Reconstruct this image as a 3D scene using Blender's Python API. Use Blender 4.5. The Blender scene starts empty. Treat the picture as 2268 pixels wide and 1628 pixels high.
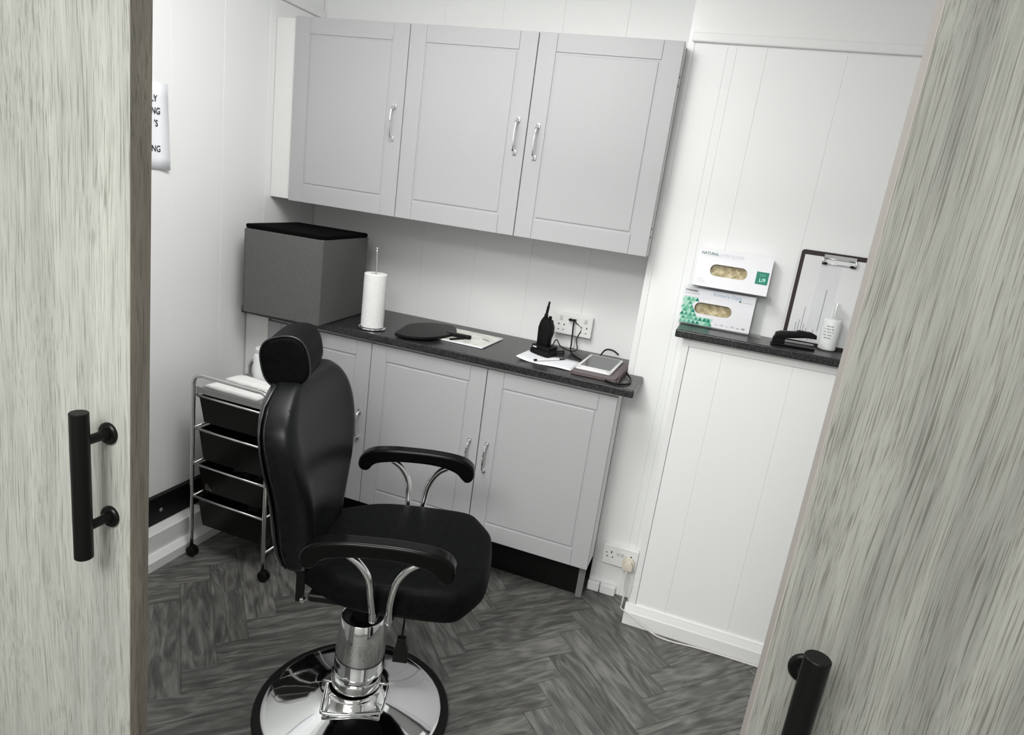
import bpy, bmesh, math, random
from mathutils import Vector, Matrix
random.seed(4)
S = bpy.context.scene
C = S.collection
R = math.radians
PI = math.pi

# ------------------------------------------------------------------ camera
cam_d = bpy.data.cameras.new('camera')
cam = bpy.data.objects.new('camera', cam_d); C.objects.link(cam); S.camera = cam
F_PX = 1475.9
cam_d.sensor_fit = 'HORIZONTAL'; cam_d.sensor_width = 36.0
cam_d.lens = F_PX / 2268 * 36.0
cam_d.clip_start = 0.02
cam.matrix_world = (Matrix.Translation((1.9517, -2.7843, 1.5761)) @ Matrix.Rotation(R(17.1778), 4, 'Z')
                    @ Matrix.Rotation(R(75.1486), 4, 'X') @ Matrix.Rotation(R(7.8636), 4, 'Z'))
# ------------------------------------------------------------------ light and exposure
W = bpy.data.worlds.new('world'); S.world = W; W.use_nodes = True
W.node_tree.nodes['Background'].inputs[0].default_value = (0.9, 0.95, 1.0, 1)
W.node_tree.nodes['Background'].inputs[1].default_value = 0.4
S.view_settings.view_transform = 'Standard'; S.view_settings.look = 'None'
S.view_settings.gamma = 1.0; S.view_settings.use_curve_mapping = False
S.view_settings.exposure = 0.0


def area(name, loc, size, power, rot=(0, 0, 0), col=(1, 1, 1), size_y=None):
    d = bpy.data.lights.new(name, 'AREA'); d.energy = power; d.color = col
    d.shape = 'RECTANGLE'; d.size = size; d.size_y = size_y or size
    o = bpy.data.objects.new(name, d); C.objects.link(o); o.location = loc; o.rotation_euler = rot
    return o


pd = bpy.data.lights.new('upper_wall_fill', 'POINT'); pd.energy = 15; pd.shadow_soft_size = 0.16; pd.color = (1.0, 0.995, 0.975)  # point source added beside the ceiling light to lift the upper walls
po = bpy.data.objects.new('upper_wall_fill', pd); C.objects.link(po); po.location = (1.18, -1.45, 2.27)
area('room_ceiling_light', (1.08, -1.45, 2.42), 0.9, 19, col=(1.0, 0.99, 0.97))
area('lobby_ceiling_light', (1.50, -3.55, 2.42), 1.0, 88, col=(1.0, 1.0, 0.97))


# ------------------------------------------------------------------ materials
def mat(name, col, rough=0.5, metal=0.0, spec=0.5, coat=0.0, trans=0.0, alpha=1.0, ior=1.45, emit=None):
    m = bpy.data.materials.new(name); m.use_nodes = True
    b = m.node_tree.nodes['Principled BSDF']
    b.inputs['Base Color'].default_value = (*col, 1); b.inputs['Roughness'].default_value = rough
    b.inputs['Metallic'].default_value = metal; b.inputs['Specular IOR Level'].default_value = spec
    b.inputs['Coat Weight'].default_value = coat; b.inputs['Coat Roughness'].default_value = 0.12
    b.inputs['Transmission Weight'].default_value = trans; b.inputs['Alpha'].default_value = alpha
    b.inputs['IOR'].default_value = ior
    return m


def nodes(m):
    return m.node_tree.nodes, m.node_tree.links, m.node_tree.nodes['Principled BSDF']


def noise_mat(name, c1, c2, scale, rough=0.5, detail=4, bump=0.0, stretch=(1, 1, 1), lo=0.35, hi=0.65, spec=0.5,
              coat=0.0, bumpscale=None, metal=0.0, dist=0.002):
    m = mat(name, c1, rough, metal, spec, coat)
    N, L, b = nodes(m)
    tc = N.new('ShaderNodeTexCoord'); mp = N.new('ShaderNodeMapping'); mp.inputs['Scale'].default_value = stretch
    nz = N.new('ShaderNodeTexNoise'); nz.inputs['Scale'].default_value = scale; nz.inputs['Detail'].default_value = detail
    cr = N.new('ShaderNodeValToRGB')
    cr.color_ramp.elements[0].position = lo; cr.color_ramp.elements[0].color = (*c1, 1)
    cr.color_ramp.elements[1].position = hi; cr.color_ramp.elements[1].color = (*c2, 1)
    L.new(tc.outputs['Object'], mp.inputs[0]); L.new(mp.outputs[0], nz.inputs[0]); L.new(nz.outputs[0], cr.inputs[0])
    L.new(cr.outputs[0], b.inputs['Base Color'])
    if bump:
        bp = N.new('ShaderNodeBump'); bp.inputs['Strength'].default_value = bump; bp.inputs['Distance'].default_value = dist
        if bumpscale:
            n2 = N.new('ShaderNodeTexNoise'); n2.inputs['Scale'].default_value = bumpscale; n2.inputs['Detail'].default_value = 3
            L.new(mp.outputs[0], n2.inputs[0]); L.new(n2.outputs[0], bp.inputs['Height'])
        else:
            L.new(nz.outputs[0], bp.inputs['Height'])
        L.new(bp.outputs[0], b.inputs['Normal'])
    return m


def oak_mat(name, pale, mid, dark, axis='z'):
    """pale limed oak laminate: long grain along one axis, cathedral figure, short dark pores"""
    m = mat(name, pale, 0.55, spec=0.35)
    N, L, b = nodes(m)
    tc = N.new('ShaderNodeTexCoord'); oi = N.new('ShaderNodeObjectInfo')
    off = N.new('ShaderNodeVectorMath'); off.operation = 'SCALE'; off.inputs['Scale'].default_value = 7.0
    cmb = N.new('ShaderNodeCombineXYZ')
    for i in range(3): L.new(oi.outputs['Random'], cmb.inputs[i])
    L.new(cmb.outputs[0], off.inputs[0])
    add = N.new('ShaderNodeVectorMath'); add.operation = 'ADD'
    L.new(tc.outputs['Object'], add.inputs[0]); L.new(off.outputs[0], add.inputs[1])
    wz = N.new('ShaderNodeTexNoise'); wz.inputs['Scale'].default_value = 4.0; wz.inputs['Detail'].default_value = 2
    wm = N.new('ShaderNodeMapping'); wm.inputs['Scale'].default_value = (1, 1, 0.3)
    L.new(add.outputs[0], wm.inputs[0]); L.new(wm.outputs[0], wz.inputs[0])
    wsc = N.new('ShaderNodeVectorMath'); wsc.operation = 'SCALE'; wsc.inputs['Scale'].default_value = 0.045
    L.new(wz.outputs['Color'], wsc.inputs[0])
    warp = N.new('ShaderNodeVectorMath'); warp.operation = 'ADD'
    L.new(add.outputs[0], warp.inputs[0]); L.new(wsc.outputs[0], warp.inputs[1])

    def layer(sc, st, det, rgh=0.6):
        mp = N.new('ShaderNodeMapping')
        mp.inputs['Scale'].default_value = (1, 1, st) if axis == 'z' else (st, 1, 1)
        n = N.new('ShaderNodeTexNoise'); n.inputs['Scale'].default_value = sc; n.inputs['Detail'].default_value = det
        n.inputs['Roughness'].default_value = rgh
        L.new(warp.outputs[0], mp.inputs[0]); L.new(mp.outputs[0], n.inputs[0]); return n

    def ramp(src, p0, c0, p1, c1):
        r = N.new('ShaderNodeValToRGB'); e = r.color_ramp.elements
        e[0].position = p0; e[0].color = (*c0, 1); e[1].position = p1; e[1].color = (*c1, 1)
        L.new(src, r.inputs[0]); return r
    big = layer(24, 0.07, 6)
    r1 = ramp(big.outputs[0], 0.36, mid, 0.62, pale)
    fine = layer(560, 0.016, 4, 0.7)
    r2 = ramp(fine.outputs[0], 0.30, (0.66, 0.65, 0.63), 0.52, (1, 1, 1))
    pore = layer(620, 0.014, 3, 0.55)
    r3 = ramp(pore.outputs[0], 0.36, (0.42, 0.41, 0.38), 0.46, (1, 1, 1))
    m1 = N.new('ShaderNodeMix'); m1.data_type = 'RGBA'; m1.blend_type = 'MULTIPLY'; m1.inputs[0].default_value = 0.8
    L.new(r1.outputs[0], m1.inputs[6]); L.new(r2.outputs[0], m1.inputs[7])
    m2 = N.new('ShaderNodeMix'); m2.data_type = 'RGBA'; m2.blend_type = 'MULTIPLY'; m2.inputs[0].default_value = 0.75
    L.new(m1.outputs[2], m2.inputs[6]); L.new(r3.outputs[0], m2.inputs[7])
    L.new(m2.outputs[2], b.inputs['Base Color'])
    bp = N.new('ShaderNodeBump'); bp.inputs['Strength'].default_value = 0.35; bp.inputs['Distance'].default_value = 0.0006
    L.new(fine.outputs[0], bp.inputs['Height']); L.new(bp.outputs[0], b.inputs['Normal'])
    return m


def floor_mat():
    m = mat('grey_wood_plank', (0.2, 0.2, 0.19), 0.42, spec=0.4)
    N, L, b = nodes(m)
    tc = N.new('ShaderNodeTexCoord'); oi = N.new('ShaderNodeObjectInfo')
    mr = N.new('ShaderNodeMath'); mr.operation = 'MULTIPLY'; mr.inputs[1].default_value = 23.0
    L.new(oi.outputs['Random'], mr.inputs[0])
    cmb = N.new('ShaderNodeCombineXYZ')
    for i in range(3): L.new(mr.outputs[0], cmb.inputs[i])
    add = N.new('ShaderNodeVectorMath'); add.operation = 'ADD'
    L.new(tc.outputs['Object'], add.inputs[0]); L.new(cmb.outputs[0], add.inputs[1])
    mp = N.new('ShaderNodeMapping'); mp.inputs['Scale'].default_value = (0.20, 1, 1)
    L.new(add.outputs[0], mp.inputs[0])
    n1 = N.new('ShaderNodeTexNoise'); n1.inputs['Scale'].default_value = 34; n1.inputs['Detail'].default_value = 7
    n1.inputs['Distortion'].default_value = 1.3
    L.new(mp.outputs[0], n1.inputs[0])
    # cathedral figure: rings of a warped field
    wv = N.new('ShaderNodeMath'); wv.operation = 'MULTIPLY'; wv.inputs[1].default_value = 52
    nb = N.new('ShaderNodeTexNoise'); nb.inputs['Scale'].default_value = 11; nb.inputs['Detail'].default_value = 1.5
    L.new(mp.outputs[0], nb.inputs[0]); L.new(nb.outputs[0], wv.inputs[0])
    sn = N.new('ShaderNodeMath'); sn.operation = 'SINE'; L.new(wv.outputs[0], sn.inputs[0])
    mp2 = N.new('ShaderNodeMapping'); mp2.inputs['Scale'].default_value = (0.06, 1, 1); L.new(add.outputs[0], mp2.inputs[0])
    n3 = N.new('ShaderNodeTexNoise'); n3.inputs['Scale'].default_value = 300; n3.inputs['Detail'].default_value = 3
    L.new(mp2.outputs[0], n3.inputs[0])
    s1 = N.new('ShaderNodeMath'); s1.operation = 'MULTIPLY_ADD'; s1.inputs[1].default_value = 0.07
    L.new(sn.outputs[0], s1.inputs[0]); L.new(n1.outputs[0], s1.inputs[2])
    s2 = N.new('ShaderNodeMath'); s2.operation = 'MULTIPLY_ADD'; s2.inputs[1].default_value = 0.35
    L.new(n3.outputs[0], s2.inputs[0]); L.new(s1.outputs[0], s2.inputs[2])
    s3 = N.new('ShaderNodeMath'); s3.operation = 'MULTIPLY_ADD'; s3.inputs[1].default_value = 0.10
    L.new(oi.outputs['Random'], s3.inputs[0]); L.new(s2.outputs[0], s3.inputs[2])
    cr = N.new('ShaderNodeValToRGB'); e = cr.color_ramp.elements
    e[0].position = 0.50; e[0].color = (0.058, 0.057, 0.053, 1)
    e[1].position = 0.97; e[1].color = (0.195, 0.193, 0.180, 1)
    k = e.new(0.71); k.color = (0.104, 0.103, 0.096, 1)
    L.new(s3.outputs[0], cr.inputs[0]); L.new(cr.outputs[0], b.inputs['Base Color'])
    bp = N.new('ShaderNodeBump'); bp.inputs['Strength'].default_value = 0.15; bp.inputs['Distance'].default_value = 0.0006
    L.new(n3.outputs[0], bp.inputs['Height']); L.new(bp.outputs[0], b.inputs['Normal'])
    return m


M = {}
M['white'] = mat('white_wall_panel', (0.83, 0.84, 0.835), 0.34, spec=0.4)
M['ceil'] = mat('white_ceiling_paint', (0.82, 0.83, 0.82), 0.7)
M['gloss_white'] = mat('white_gloss_paint', (0.80, 0.80, 0.80), 0.22)
M['lobby'] = mat('lobby_wall_paint', (0.66, 0.66, 0.65), 0.7)
M['grey'] = noise_mat('grey_cabinet_foil', (0.425, 0.425, 0.438), (0.44, 0.44, 0.452), 300, rough=0.42, spec=0.26, bump=0.05, dist=0.0002)
M['groove'] = mat('groove_shadow_line', (0.30, 0.30, 0.31), 0.6)
M['carcass'] = mat('white_carcass_board', (0.78, 0.78, 0.77), 0.45)
M['worktop'] = noise_mat('dark_granite_laminate', (0.007, 0.007, 0.0075), (0.062, 0.064, 0.066), 260, rough=0.30, detail=6, lo=0.42, hi=0.72, bump=0.08, dist=0.0004)
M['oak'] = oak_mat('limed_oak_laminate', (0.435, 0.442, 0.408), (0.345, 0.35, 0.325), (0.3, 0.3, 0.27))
M['oak_dim'] = oak_mat('dimmed_oak_laminate', (0.30, 0.302, 0.277), (0.20, 0.202, 0.185), (0.2, 0.2, 0.19))  # same oak, the dimmer light on the right door put into its colour
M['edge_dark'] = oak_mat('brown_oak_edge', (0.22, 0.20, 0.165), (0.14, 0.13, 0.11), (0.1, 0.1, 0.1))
M['edge_pale'] = mat('pale_edge_banding', (0.31, 0.29, 0.27), 0.5)
M['plank'] = floor_mat()
M['joint'] = mat('floor_joint', (0.075, 0.074, 0.070), 0.7)
M['chrome'] = mat('polished_chrome', (0.80, 0.81, 0.81), 0.06, metal=1.0)
M['steel'] = mat('satin_steel_tube', (0.62, 0.62, 0.61), 0.24, metal=1.0)
M['leather'] = noise_mat('black_leatherette', (0.003, 0.0033, 0.0034), (0.005, 0.0054, 0.0055), 60, rough=0.50, bump=0.12, bumpscale=420, spec=0.05, dist=0.0005)
M['leather_back'] = noise_mat('black_leatherette_back', (0.005, 0.0054, 0.0058), (0.008, 0.0085, 0.009), 60, rough=0.36, bump=0.12, bumpscale=420, spec=0.20, dist=0.0005)
M['leather_side'] = noise_mat('black_leatherette_side', (0.008, 0.009, 0.010), (0.013, 0.014, 0.015), 60, rough=0.36, bump=0.12, bumpscale=420, spec=0.8, dist=0.0005)
M['black_gloss'] = mat('black_gloss_plastic', (0.003, 0.003, 0.003), 0.14, spec=0.16)
M['black'] = mat('black_plastic', (0.005, 0.005, 0.005), 0.42, spec=0.22)
M['black_metal'] = mat('matt_black_metal', (0.004, 0.004, 0.004), 0.36, spec=0.22)
M['rubber'] = mat('black_rubber', (0.006, 0.006, 0.006), 0.6, spec=0.2)
M['fabric'] = noise_mat('grey_woven_fabric', (0.085, 0.085, 0.085), (0.155, 0.155, 0.153), 900, rough=0.95, bump=0.5, spec=0.05, dist=0.0008)
M['lid'] = mat('black_fabric_lid', (0.003, 0.003, 0.003), 0.95, spec=0.05)
M['tissue'] = noise_mat('white_tissue', (0.86, 0.86, 0.85), (0.80, 0.80, 0.79), 120, rough=0.95, bump=0.4, spec=0.05, dist=0.001)
M['paper'] = mat('white_paper', (0.84, 0.85, 0.89), 0.7, spec=0.2)
M['card'] = mat('white_carton', (0.80, 0.80, 0.84), 0.4)
M['green'] = mat('teal_green_print', (0.0, 0.20, 0.135), 0.4)
M['green2'] = mat('mint_green_print', (0.16, 0.48, 0.33), 0.4)
M['green3'] = mat('pale_mint_print', (0.38, 0.66, 0.54), 0.4)
M['green4'] = mat('mid_green_print', (0.06, 0.32, 0.21), 0.4)
M['latex'] = noise_mat('cream_latex', (0.34, 0.28, 0.15), (0.66, 0.58, 0.38), 55, rough=0.5, bump=0.4)
M['cavity'] = mat('carton_inside', (0.20, 0.17, 0.11), 0.9)
M['ink'] = mat('black_ink', (0.01, 0.01, 0.012), 0.6)
M['ink_grey'] = mat('grey_ink', (0.32, 0.32, 0.34), 0.6)
M['ink_dark'] = mat('dark_green_ink', (0.10, 0.20, 0.18), 0.6)
M['ink_blue'] = mat('pale_blue_ink', (0.28, 0.42, 0.62), 0.6)
M['ink_pale'] = mat('pale_grey_ink', (0.55, 0.55, 0.60), 0.6)
M['mint_text'] = mat('mint_ink', (0.50, 0.92, 0.74), 0.5)
M['plastic'] = mat('white_socket_plastic', (0.80, 0.80, 0.79), 0.3)
M['plastic_old'] = mat('cream_plug_plastic', (0.70, 0.64, 0.55), 0.4)
M['hole'] = mat('socket_hole', (0.01, 0.01, 0.01), 0.8)
M['switch'] = mat('grey_rocker_switch', (0.58, 0.58, 0.58), 0.35)
M['acrylic'] = mat('clear_acrylic', (0.97, 0.985, 0.98), 0.05, trans=1.0, ior=1.15)
M['clear'] = mat('clear_cap_plastic', (0.85, 0.88, 0.88), 0.1, alpha=0.25)
M['bin'] = mat('smoked_plastic_bin', (0.016, 0.015, 0.014), 0.18, trans=0.35, ior=1.2)
M['tray'] = mat('grey_plastic_tray', (0.22, 0.22, 0.215), 0.4)
M['screen'] = mat('tablet_glass', (0.05, 0.055, 0.06), 0.12)
M['folio'] = mat('brown_leather_folio', (0.13, 0.098, 0.094), 0.6)
M['folio2'] = mat('grey_mauve_folio_inside', (0.15, 0.13, 0.135), 0.7)
M['board'] = mat('dark_brown_clipboard', (0.025, 0.016, 0.015), 0.5)
M['sheet_sleeve'] = mat('plastic_sleeve', (0.74, 0.75, 0.76), 0.12)
M['bottle'] = mat('white_bottle_plastic', (0.76, 0.78, 0.77), 0.3)
M['cable_white'] = mat('white_cable', (0.66, 0.64, 0.60), 0.5)
M['mag'] = noise_mat('magazine_cover', (0.62, 0.64, 0.58), (0.80, 0.80, 0.76), 22, rough=0.3, lo=0.4, hi=0.6)
M['junk'] = noise_mat('packets_in_bin', (0.02, 0.016, 0.014), (0.17, 0.12, 0.11), 25, rough=0.5, lo=0.5, hi=0.7)


# ------------------------------------------------------------------ geometry helpers
def box(bm, x0, x1, y0, y1, z0, z1, bev=0.0, seg=1, Mx=None):
    t = bmesh.new()
    bmesh.ops.create_cube(t, size=1)
    for v in t.verts:
        v.co = Vector(((x0 + x1) / 2 + v.co.x * (x1 - x0), (y0 + y1) / 2 + v.co.y * (y1 - y0), (z0 + z1) / 2 + v.co.z * (z1 - z0)))
    if bev:
        bmesh.ops.bevel(t, geom=t.edges[:], offset=bev, segments=seg, affect='EDGES', profile=0.5)
    if Mx is not None: t.transform(Mx)
    merge(bm, t); return bm


def merge(bm, t):
    me = bpy.data.meshes.new('tmp'); t.to_mesh(me); t.free(); bm.from_mesh(me); bpy.data.meshes.remove(me)


def nb(*a, **k):
    bm = bmesh.new()
    if a: box(bm, *a, **k)
    return bm


def smooth_path(pts, n=8):
    P = [Vector(p) for p in pts]
    if len(P) < 3: return P
    out = []
    for i in range(len(P) - 1):
        p0 = P[i - 1] if i else P[0] * 2 - P[1]; p1 = P[i]; p2 = P[i + 1]
        p3 = P[i + 2] if i + 2 < len(P) else P[-1] * 2 - P[-2]
        for k in range(n):
            t = k / n
            out.append(0.5 * ((2 * p1) + (p2 - p0) * t + (2 * p0 - 5 * p1 + 4 * p2 - p3) * t * t + (3 * p1 - p0 - 3 * p2 + p3) * t ** 3))
    out.append(P[-1]); return out


def tube(bm, pts, r, seg=12, n=8, smooth=True, closed=False, rs=None):
    P = smooth_path(pts, n) if smooth else [Vector(p) for p in pts]
    rings = []; up = None
    for i, p in enumerate(P):
        if closed: d = (P[(i + 1) % len(P)] - P[i - 1])
        else: d = (P[min(i + 1, len(P) - 1)] - P[max(i - 1, 0)])
        d.normalize()
        if up is None:
            up = Vector((0, 0, 1)) if abs(d.z) < 0.9 else Vector((1, 0, 0))
        a = (up - d * up.dot(d)).normalized(); up = a; b = d.cross(a)
        rr = r if rs is None else rs[min(int(i / max(1, len(P) - 1) * (len(rs) - 1) + .5), len(rs) - 1)]
        rings.append([bm.verts.new(p + (a * math.cos(2 * PI * k / seg) + b * math.sin(2 * PI * k / seg)) * rr) for k in range(seg)])
    m = len(rings)
    for i in range(m if closed else m - 1):
        A = rings[i]; B = rings[(i + 1) % m]
        for k in range(seg):
            bm.faces.new((A[k], A[(k + 1) % seg], B[(k + 1) % seg], B[k])).smooth = True
    if not closed:
        bm.faces.new(rings[0][::-1]); bm.faces.new(rings[-1])
    return bm


def lathe(bm, prof, c=(0, 0, 0), seg=48, Mx=None):
    t = bmesh.new(); rings = []
    for r, z in prof:
        if r < 1e-6: rings.append([t.verts.new((0, 0, z))])
        else: rings.append([t.verts.new((r * math.cos(2 * PI * k / seg), r * math.sin(2 * PI * k / seg), z)) for k in range(seg)])
    for A, B in zip(rings, rings[1:]):
        for k in range(seg):
            a = A[k % len(A)]; a2 = A[(k + 1) % len(A)]; b = B[k % len(B)]; b2 = B[(k + 1) % len(B)]
            vs = []
            for v in (a, a2, b2, b):
                if v not in vs: vs.append(v)
            if len(vs) > 2: t.faces.new(vs).smooth = True
    if Mx is not None: t.transform(Mx)
    t.transform(Matrix.Translation(c)); merge(bm, t); return bm


def prism(bm, poly, z0, z1, Mx=None, bev=0.0):
    """poly: list of (x, y); extruded along local z, then placed by Mx"""
    t = bmesh.new()
    lo = [t.verts.new((x, y, z0)) for x, y in poly]; hi = [t.verts.new((x, y, z1)) for x, y in poly]
    t.faces.new(lo[::-1]); t.faces.new(hi)
    for i in range(len(poly)):
        j = (i + 1) % len(poly); t.faces.new((lo[i], lo[j], hi[j], hi[i]))
    bmesh.ops.recalc_face_normals(t, faces=t.faces[:])
    if bev:
        ed = [e for e in t.edges if abs(e.verts[0].co.z - e.verts[1].co.z) < 1e-6]
        bmesh.ops.bevel(t, geom=ed, offset=bev, segments=2, affect='EDGES', profile=0.5)
    if Mx is not None: t.transform(Mx)
    merge(bm, t); return bm


def rrect(x0, x1, y0, y1, r, n=5):
    out = []
    for cx, cy, a in ((x1 - r, y1 - r, 0), (x0 + r, y1 - r, 90), (x0 + r, y0 + r, 180), (x1 - r, y0 + r, 270)):
        for k in range(n + 1):
            t = R(a + 90 * k / n); out.append((cx + r * math.cos(t), cy + r * math.sin(t)))
    return out


WM = {}


def obj(name, bm, m, parent=None, local=False, smooth=None):
    """link bm as one mesh object; geometry is in world space unless local"""
    me = bpy.data.meshes.new(name)
    if parent is not None and not local: bm.transform(WM[parent.name].inverted())
    bmesh.ops.recalc_face_normals(bm, faces=bm.faces[:])
    if smooth:
        for f in bm.faces: f.smooth = True
    bm.to_mesh(me); bm.free()
    for mm in (m if isinstance(m, (list, tuple)) else [m]): me.materials.append(mm)
    o = bpy.data.objects.new(name, me); C.objects.link(o)
    if parent is not None: o.parent = parent
    WM[o.name] = WM[parent.name].copy() if parent is not None else Matrix.Identity(4)
    if smooth == 'auto': autosmooth(o)
    return o


def autosmooth(o, ang=35):
    me = o.data; bm = bmesh.new(); bm.from_mesh(me)
    for e in bm.edges:
        if len(e.link_faces) == 2 and e.calc_face_angle(0) > R(ang): e.smooth = False
    bm.to_mesh(me); bm.free()


def tag(o, label, cat, group=None):
    o['label'] = label; o['category'] = cat
    if group: o['group'] = group
    return o


def thing(name, label, cat, loc=(0, 0, 0), rz=0.0, group=None):
    o = bpy.data.objects.new(name, None); C.objects.link(o); o.empty_display_size = 0.05
    o.location = loc; o.rotation_euler = (0, 0, rz)
    WM[o.name] = Matrix.Translation(loc) @ Matrix.Rotation(rz, 4, 'Z')
    return tag(o, label, cat, group)


def struct(name, bm, m, parent=None, label=None):
    o = obj(name, bm, m, parent)
    if parent is None: o['kind'] = 'structure'
    if label: o['label'] = label
    return o


def sub(o, lv=2):
    md = o.modifiers.new('sub', 'SUBSURF'); md.levels = lv; md.render_levels = lv; return o


def text(name, s, size, Mx, m, parent, sx=1.0, bold=0.0, right=False):
    cu = bpy.data.curves.new(name, 'FONT'); cu.body = s; cu.size = size; cu.extrude = 0.0001; cu.offset = bold
    cu.materials.append(m); cu.resolution_u = 3
    if right: cu.align_x = 'RIGHT'
    t_ = bpy.data.objects.new('tmp', cu); me = bpy.data.meshes.new_from_object(t_)
    bpy.data.objects.remove(t_); bpy.data.curves.remove(cu)
    if not me.materials: me.materials.append(m)
    o = bpy.data.objects.new(name, me); C.objects.link(o); o.parent = parent
    o.matrix_local = WM[parent.name].inverted() @ Mx @ Matrix.Diagonal((sx, 1, 1, 1))
    WM[o.name] = Mx
    return o


def face_front(x, y, z, tilt=0.0):
    """local x right, local y up, facing -Y"""
    return Matrix.Translation((x, y, z)) @ Matrix.Rotation(R(90 - tilt), 4, 'X')


# ------------------------------------------------------------------ setting: floor
RX0, RX1 = -0.0, 3.0
fl = struct('floor', nb(-0.8, 3.8, -4.4, 0.15, -0.06, -0.004), M['joint'], label='grey wood effect herringbone floor')
PW, PL = 0.1035, 0.482


def clip(poly, x0, x1, y0, y1):
    for ax, lim, keep in ((0, x0, 1), (0, x1, -1), (1, y0, 1), (1, y1, -1)):
        out = []
        for i in range(len(poly)):
            a = poly[i]; b = poly[(i + 1) % len(poly)]
            da = (a[ax] - lim) * keep; db = (b[ax] - lim) * keep
            if da >= 0: out.append(a)
            if (da >= 0) != (db >= 0):
                t = da / (da - db); out.append((a[0] + (b[0] - a[0]) * t, a[1] + (b[1] - a[1]) * t))
        poly = out
        if len(poly) < 3: return []
    return poly


s2 = 2 ** .5


def uv2xy(u, v): return ((u + v) / s2, (u - v) / s2)


def plank(u0, u1, v0, v1, ang):
    g = 0.0006
    poly = clip([uv2xy(u0 + g, v0 + g), uv2xy(u1 - g, v0 + g), uv2xy(u1 - g, v1 - g), uv2xy(u0 + g, v1 - g)], 0.0, 2.75, -2.95, 0.0)
    if len(poly) < 3: return
    ar = abs(sum(poly[i][0] * poly[(i + 1) % len(poly)][1] - poly[(i + 1) % len(poly)][0] * poly[i][1] for i in range(len(poly)))) / 2
    if ar < 0.0008: return
    cx, cy = uv2xy((u0 + u1) / 2, (v0 + v1) / 2)
    Mi = (Matrix.Translation((cx, cy, 0)) @ Matrix.Rotation(ang, 4, 'Z')).inverted()
    t = bmesh.new()
    lo = [t.verts.new(Mi @ Vector((x, y, -0.0045))) for x, y in poly]
    cxm = sum(p[0] for p in poly) / len(poly); cym = sum(p[1] for p in poly) / len(poly)
    md = [t.verts.new(Mi @ Vector((x, y, -0.0006))) for x, y in poly]
    hi = []
    for x, y in poly:
        d = Vector((cxm - x, cym - y, 0)); d = d.normalized() * 0.0012 if d.length > 0.004 else Vector()
        hi.append(t.verts.new(Mi @ Vector((x + d.x, y + d.y, 0))))
    n = len(poly)
    for A, B in ((lo, md), (md, hi)):
        for i in range(n): t.faces.new((A[i], A[(i + 1) % n], B[(i + 1) % n], B[i]))
    t.faces.new(hi)
    o = obj('floor_plank', t, M['plank'], fl, local=True)
    o.location = (cx, cy, 0); o.rotation_euler = (0, 0, ang)


for j in range(-8, 9):
    for i in range(-32, 33):
        v0 = 1.467 + i * PW + j * PL; u0 = 0.326 - i * PW + j * PL
        plank(u0, u0 + PL, v0, v0 + PW, R(45))
        ub = u0 + PL - PW; vb = v0 + PW
        plank(ub, ub + PW, vb, vb + PL, R(-45))

# ------------------------------------------------------------------ setting: walls
CEIL = 2.46


def panels(parent, axis, a0, a1, joint, pitch, plane, z0, z1, side, th=0.008):
    """tongue-and-groove cladding boards; axis 'x' boards face -y at y=plane, axis 'y' boards face +x at x=plane"""
    js = []; k = math.floor((a0 - joint) / pitch)
    while joint + k * pitch < a1 + pitch:
        js.append(joint + k * pitch); k += 1
    for p, q in zip(js, js[1:]):
        p = max(p, a0); q = min(q, a1)
        if q - p < 0.004: continue
        g = 0.00012
        bm = bmesh.new()
        if axis == 'x':
            box(bm, p + g, q - g, plane, plane + th, z0, z1, bev=0.0008)
        else:
            box(bm, plane - th, plane, p + g, q - g, z0, z1, bev=0.0008)
        obj('wall_panel', bm, M['white'], parent)


wb = struct('wall_back', nb(-0.12, 1.65, 0.008, 0.15, -0.06, CEIL), M['gloss_white'], label='white clad wall behind the cabinets')
panels(wb, 'x', 0.0, 1.636, 0.333, 0.258, 0.0, 0, CEIL, -1)
wl = struct('wall_left', nb(-0.12, -0.008, -1.95, 0.008, -0.06, CEIL), M['gloss_white'], label='white clad wall on the left')
panels(wl, 'y', -1.95, 0.0, -0.855, 0.25, 0.0, 0, CEIL, 1)
wp = struct('wall_pier', nb(1.644, 1.80, -0.235, 0.15, -0.06, CEIL), M['gloss_white'], label='white clad pier right of the cabinets')
panels(wp, 'x', 1.636, 1.80, 1.77, 0.25, -0.243, 0, CEIL, -1)
obj('wall_panel', nb(1.636, 1.644, -0.235, 0.0, 0, CEIL), M['white'], wp)
wr = struct('wall_alcove', nb(1.80, 3.12, -0.235, 0.15, -0.06, CEIL), M['gloss_white'], label='white clad wall above the shelf')
panels(wr, 'x', 1.80, 3.0, 1.898, 0.248, -0.243, 0, CEIL, -1)
struct('wall_right', nb(3.0, 3.12, -1.95, -0.2, -0.06, CEIL), M['gloss_white'])
# front wall with the door opening
OX0, OX1, OH = 0.72, 2.40, 1.99
bm = nb(-0.8, OX0, -1.95, -1.85, -0.06, CEIL); box(bm, OX1, 3.8, -1.95, -1.85, -0.06, CEIL); box(bm, OX0, OX1, -1.95, -1.85, OH, CEIL)
struct('wall_front', bm, M['gloss_white'])
struct('ceiling', nb(-0.8, 3.8, -4.4, 0.15, CEIL, CEIL + 0.08), M['ceil'])
struct('wall_lobby_left', nb(-0.8, -0.7, -4.4, -1.95, -0.06, CEIL), M['lobby'])
struct('wall_lobby_right', nb(3.7, 3.8, -4.4, -1.95, -0.06, CEIL), M['lobby'])
struct('wall_lobby_back', nb(-0.8, 3.8, -4.4, -4.3, -0.06, CEIL), M['lobby'])
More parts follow.
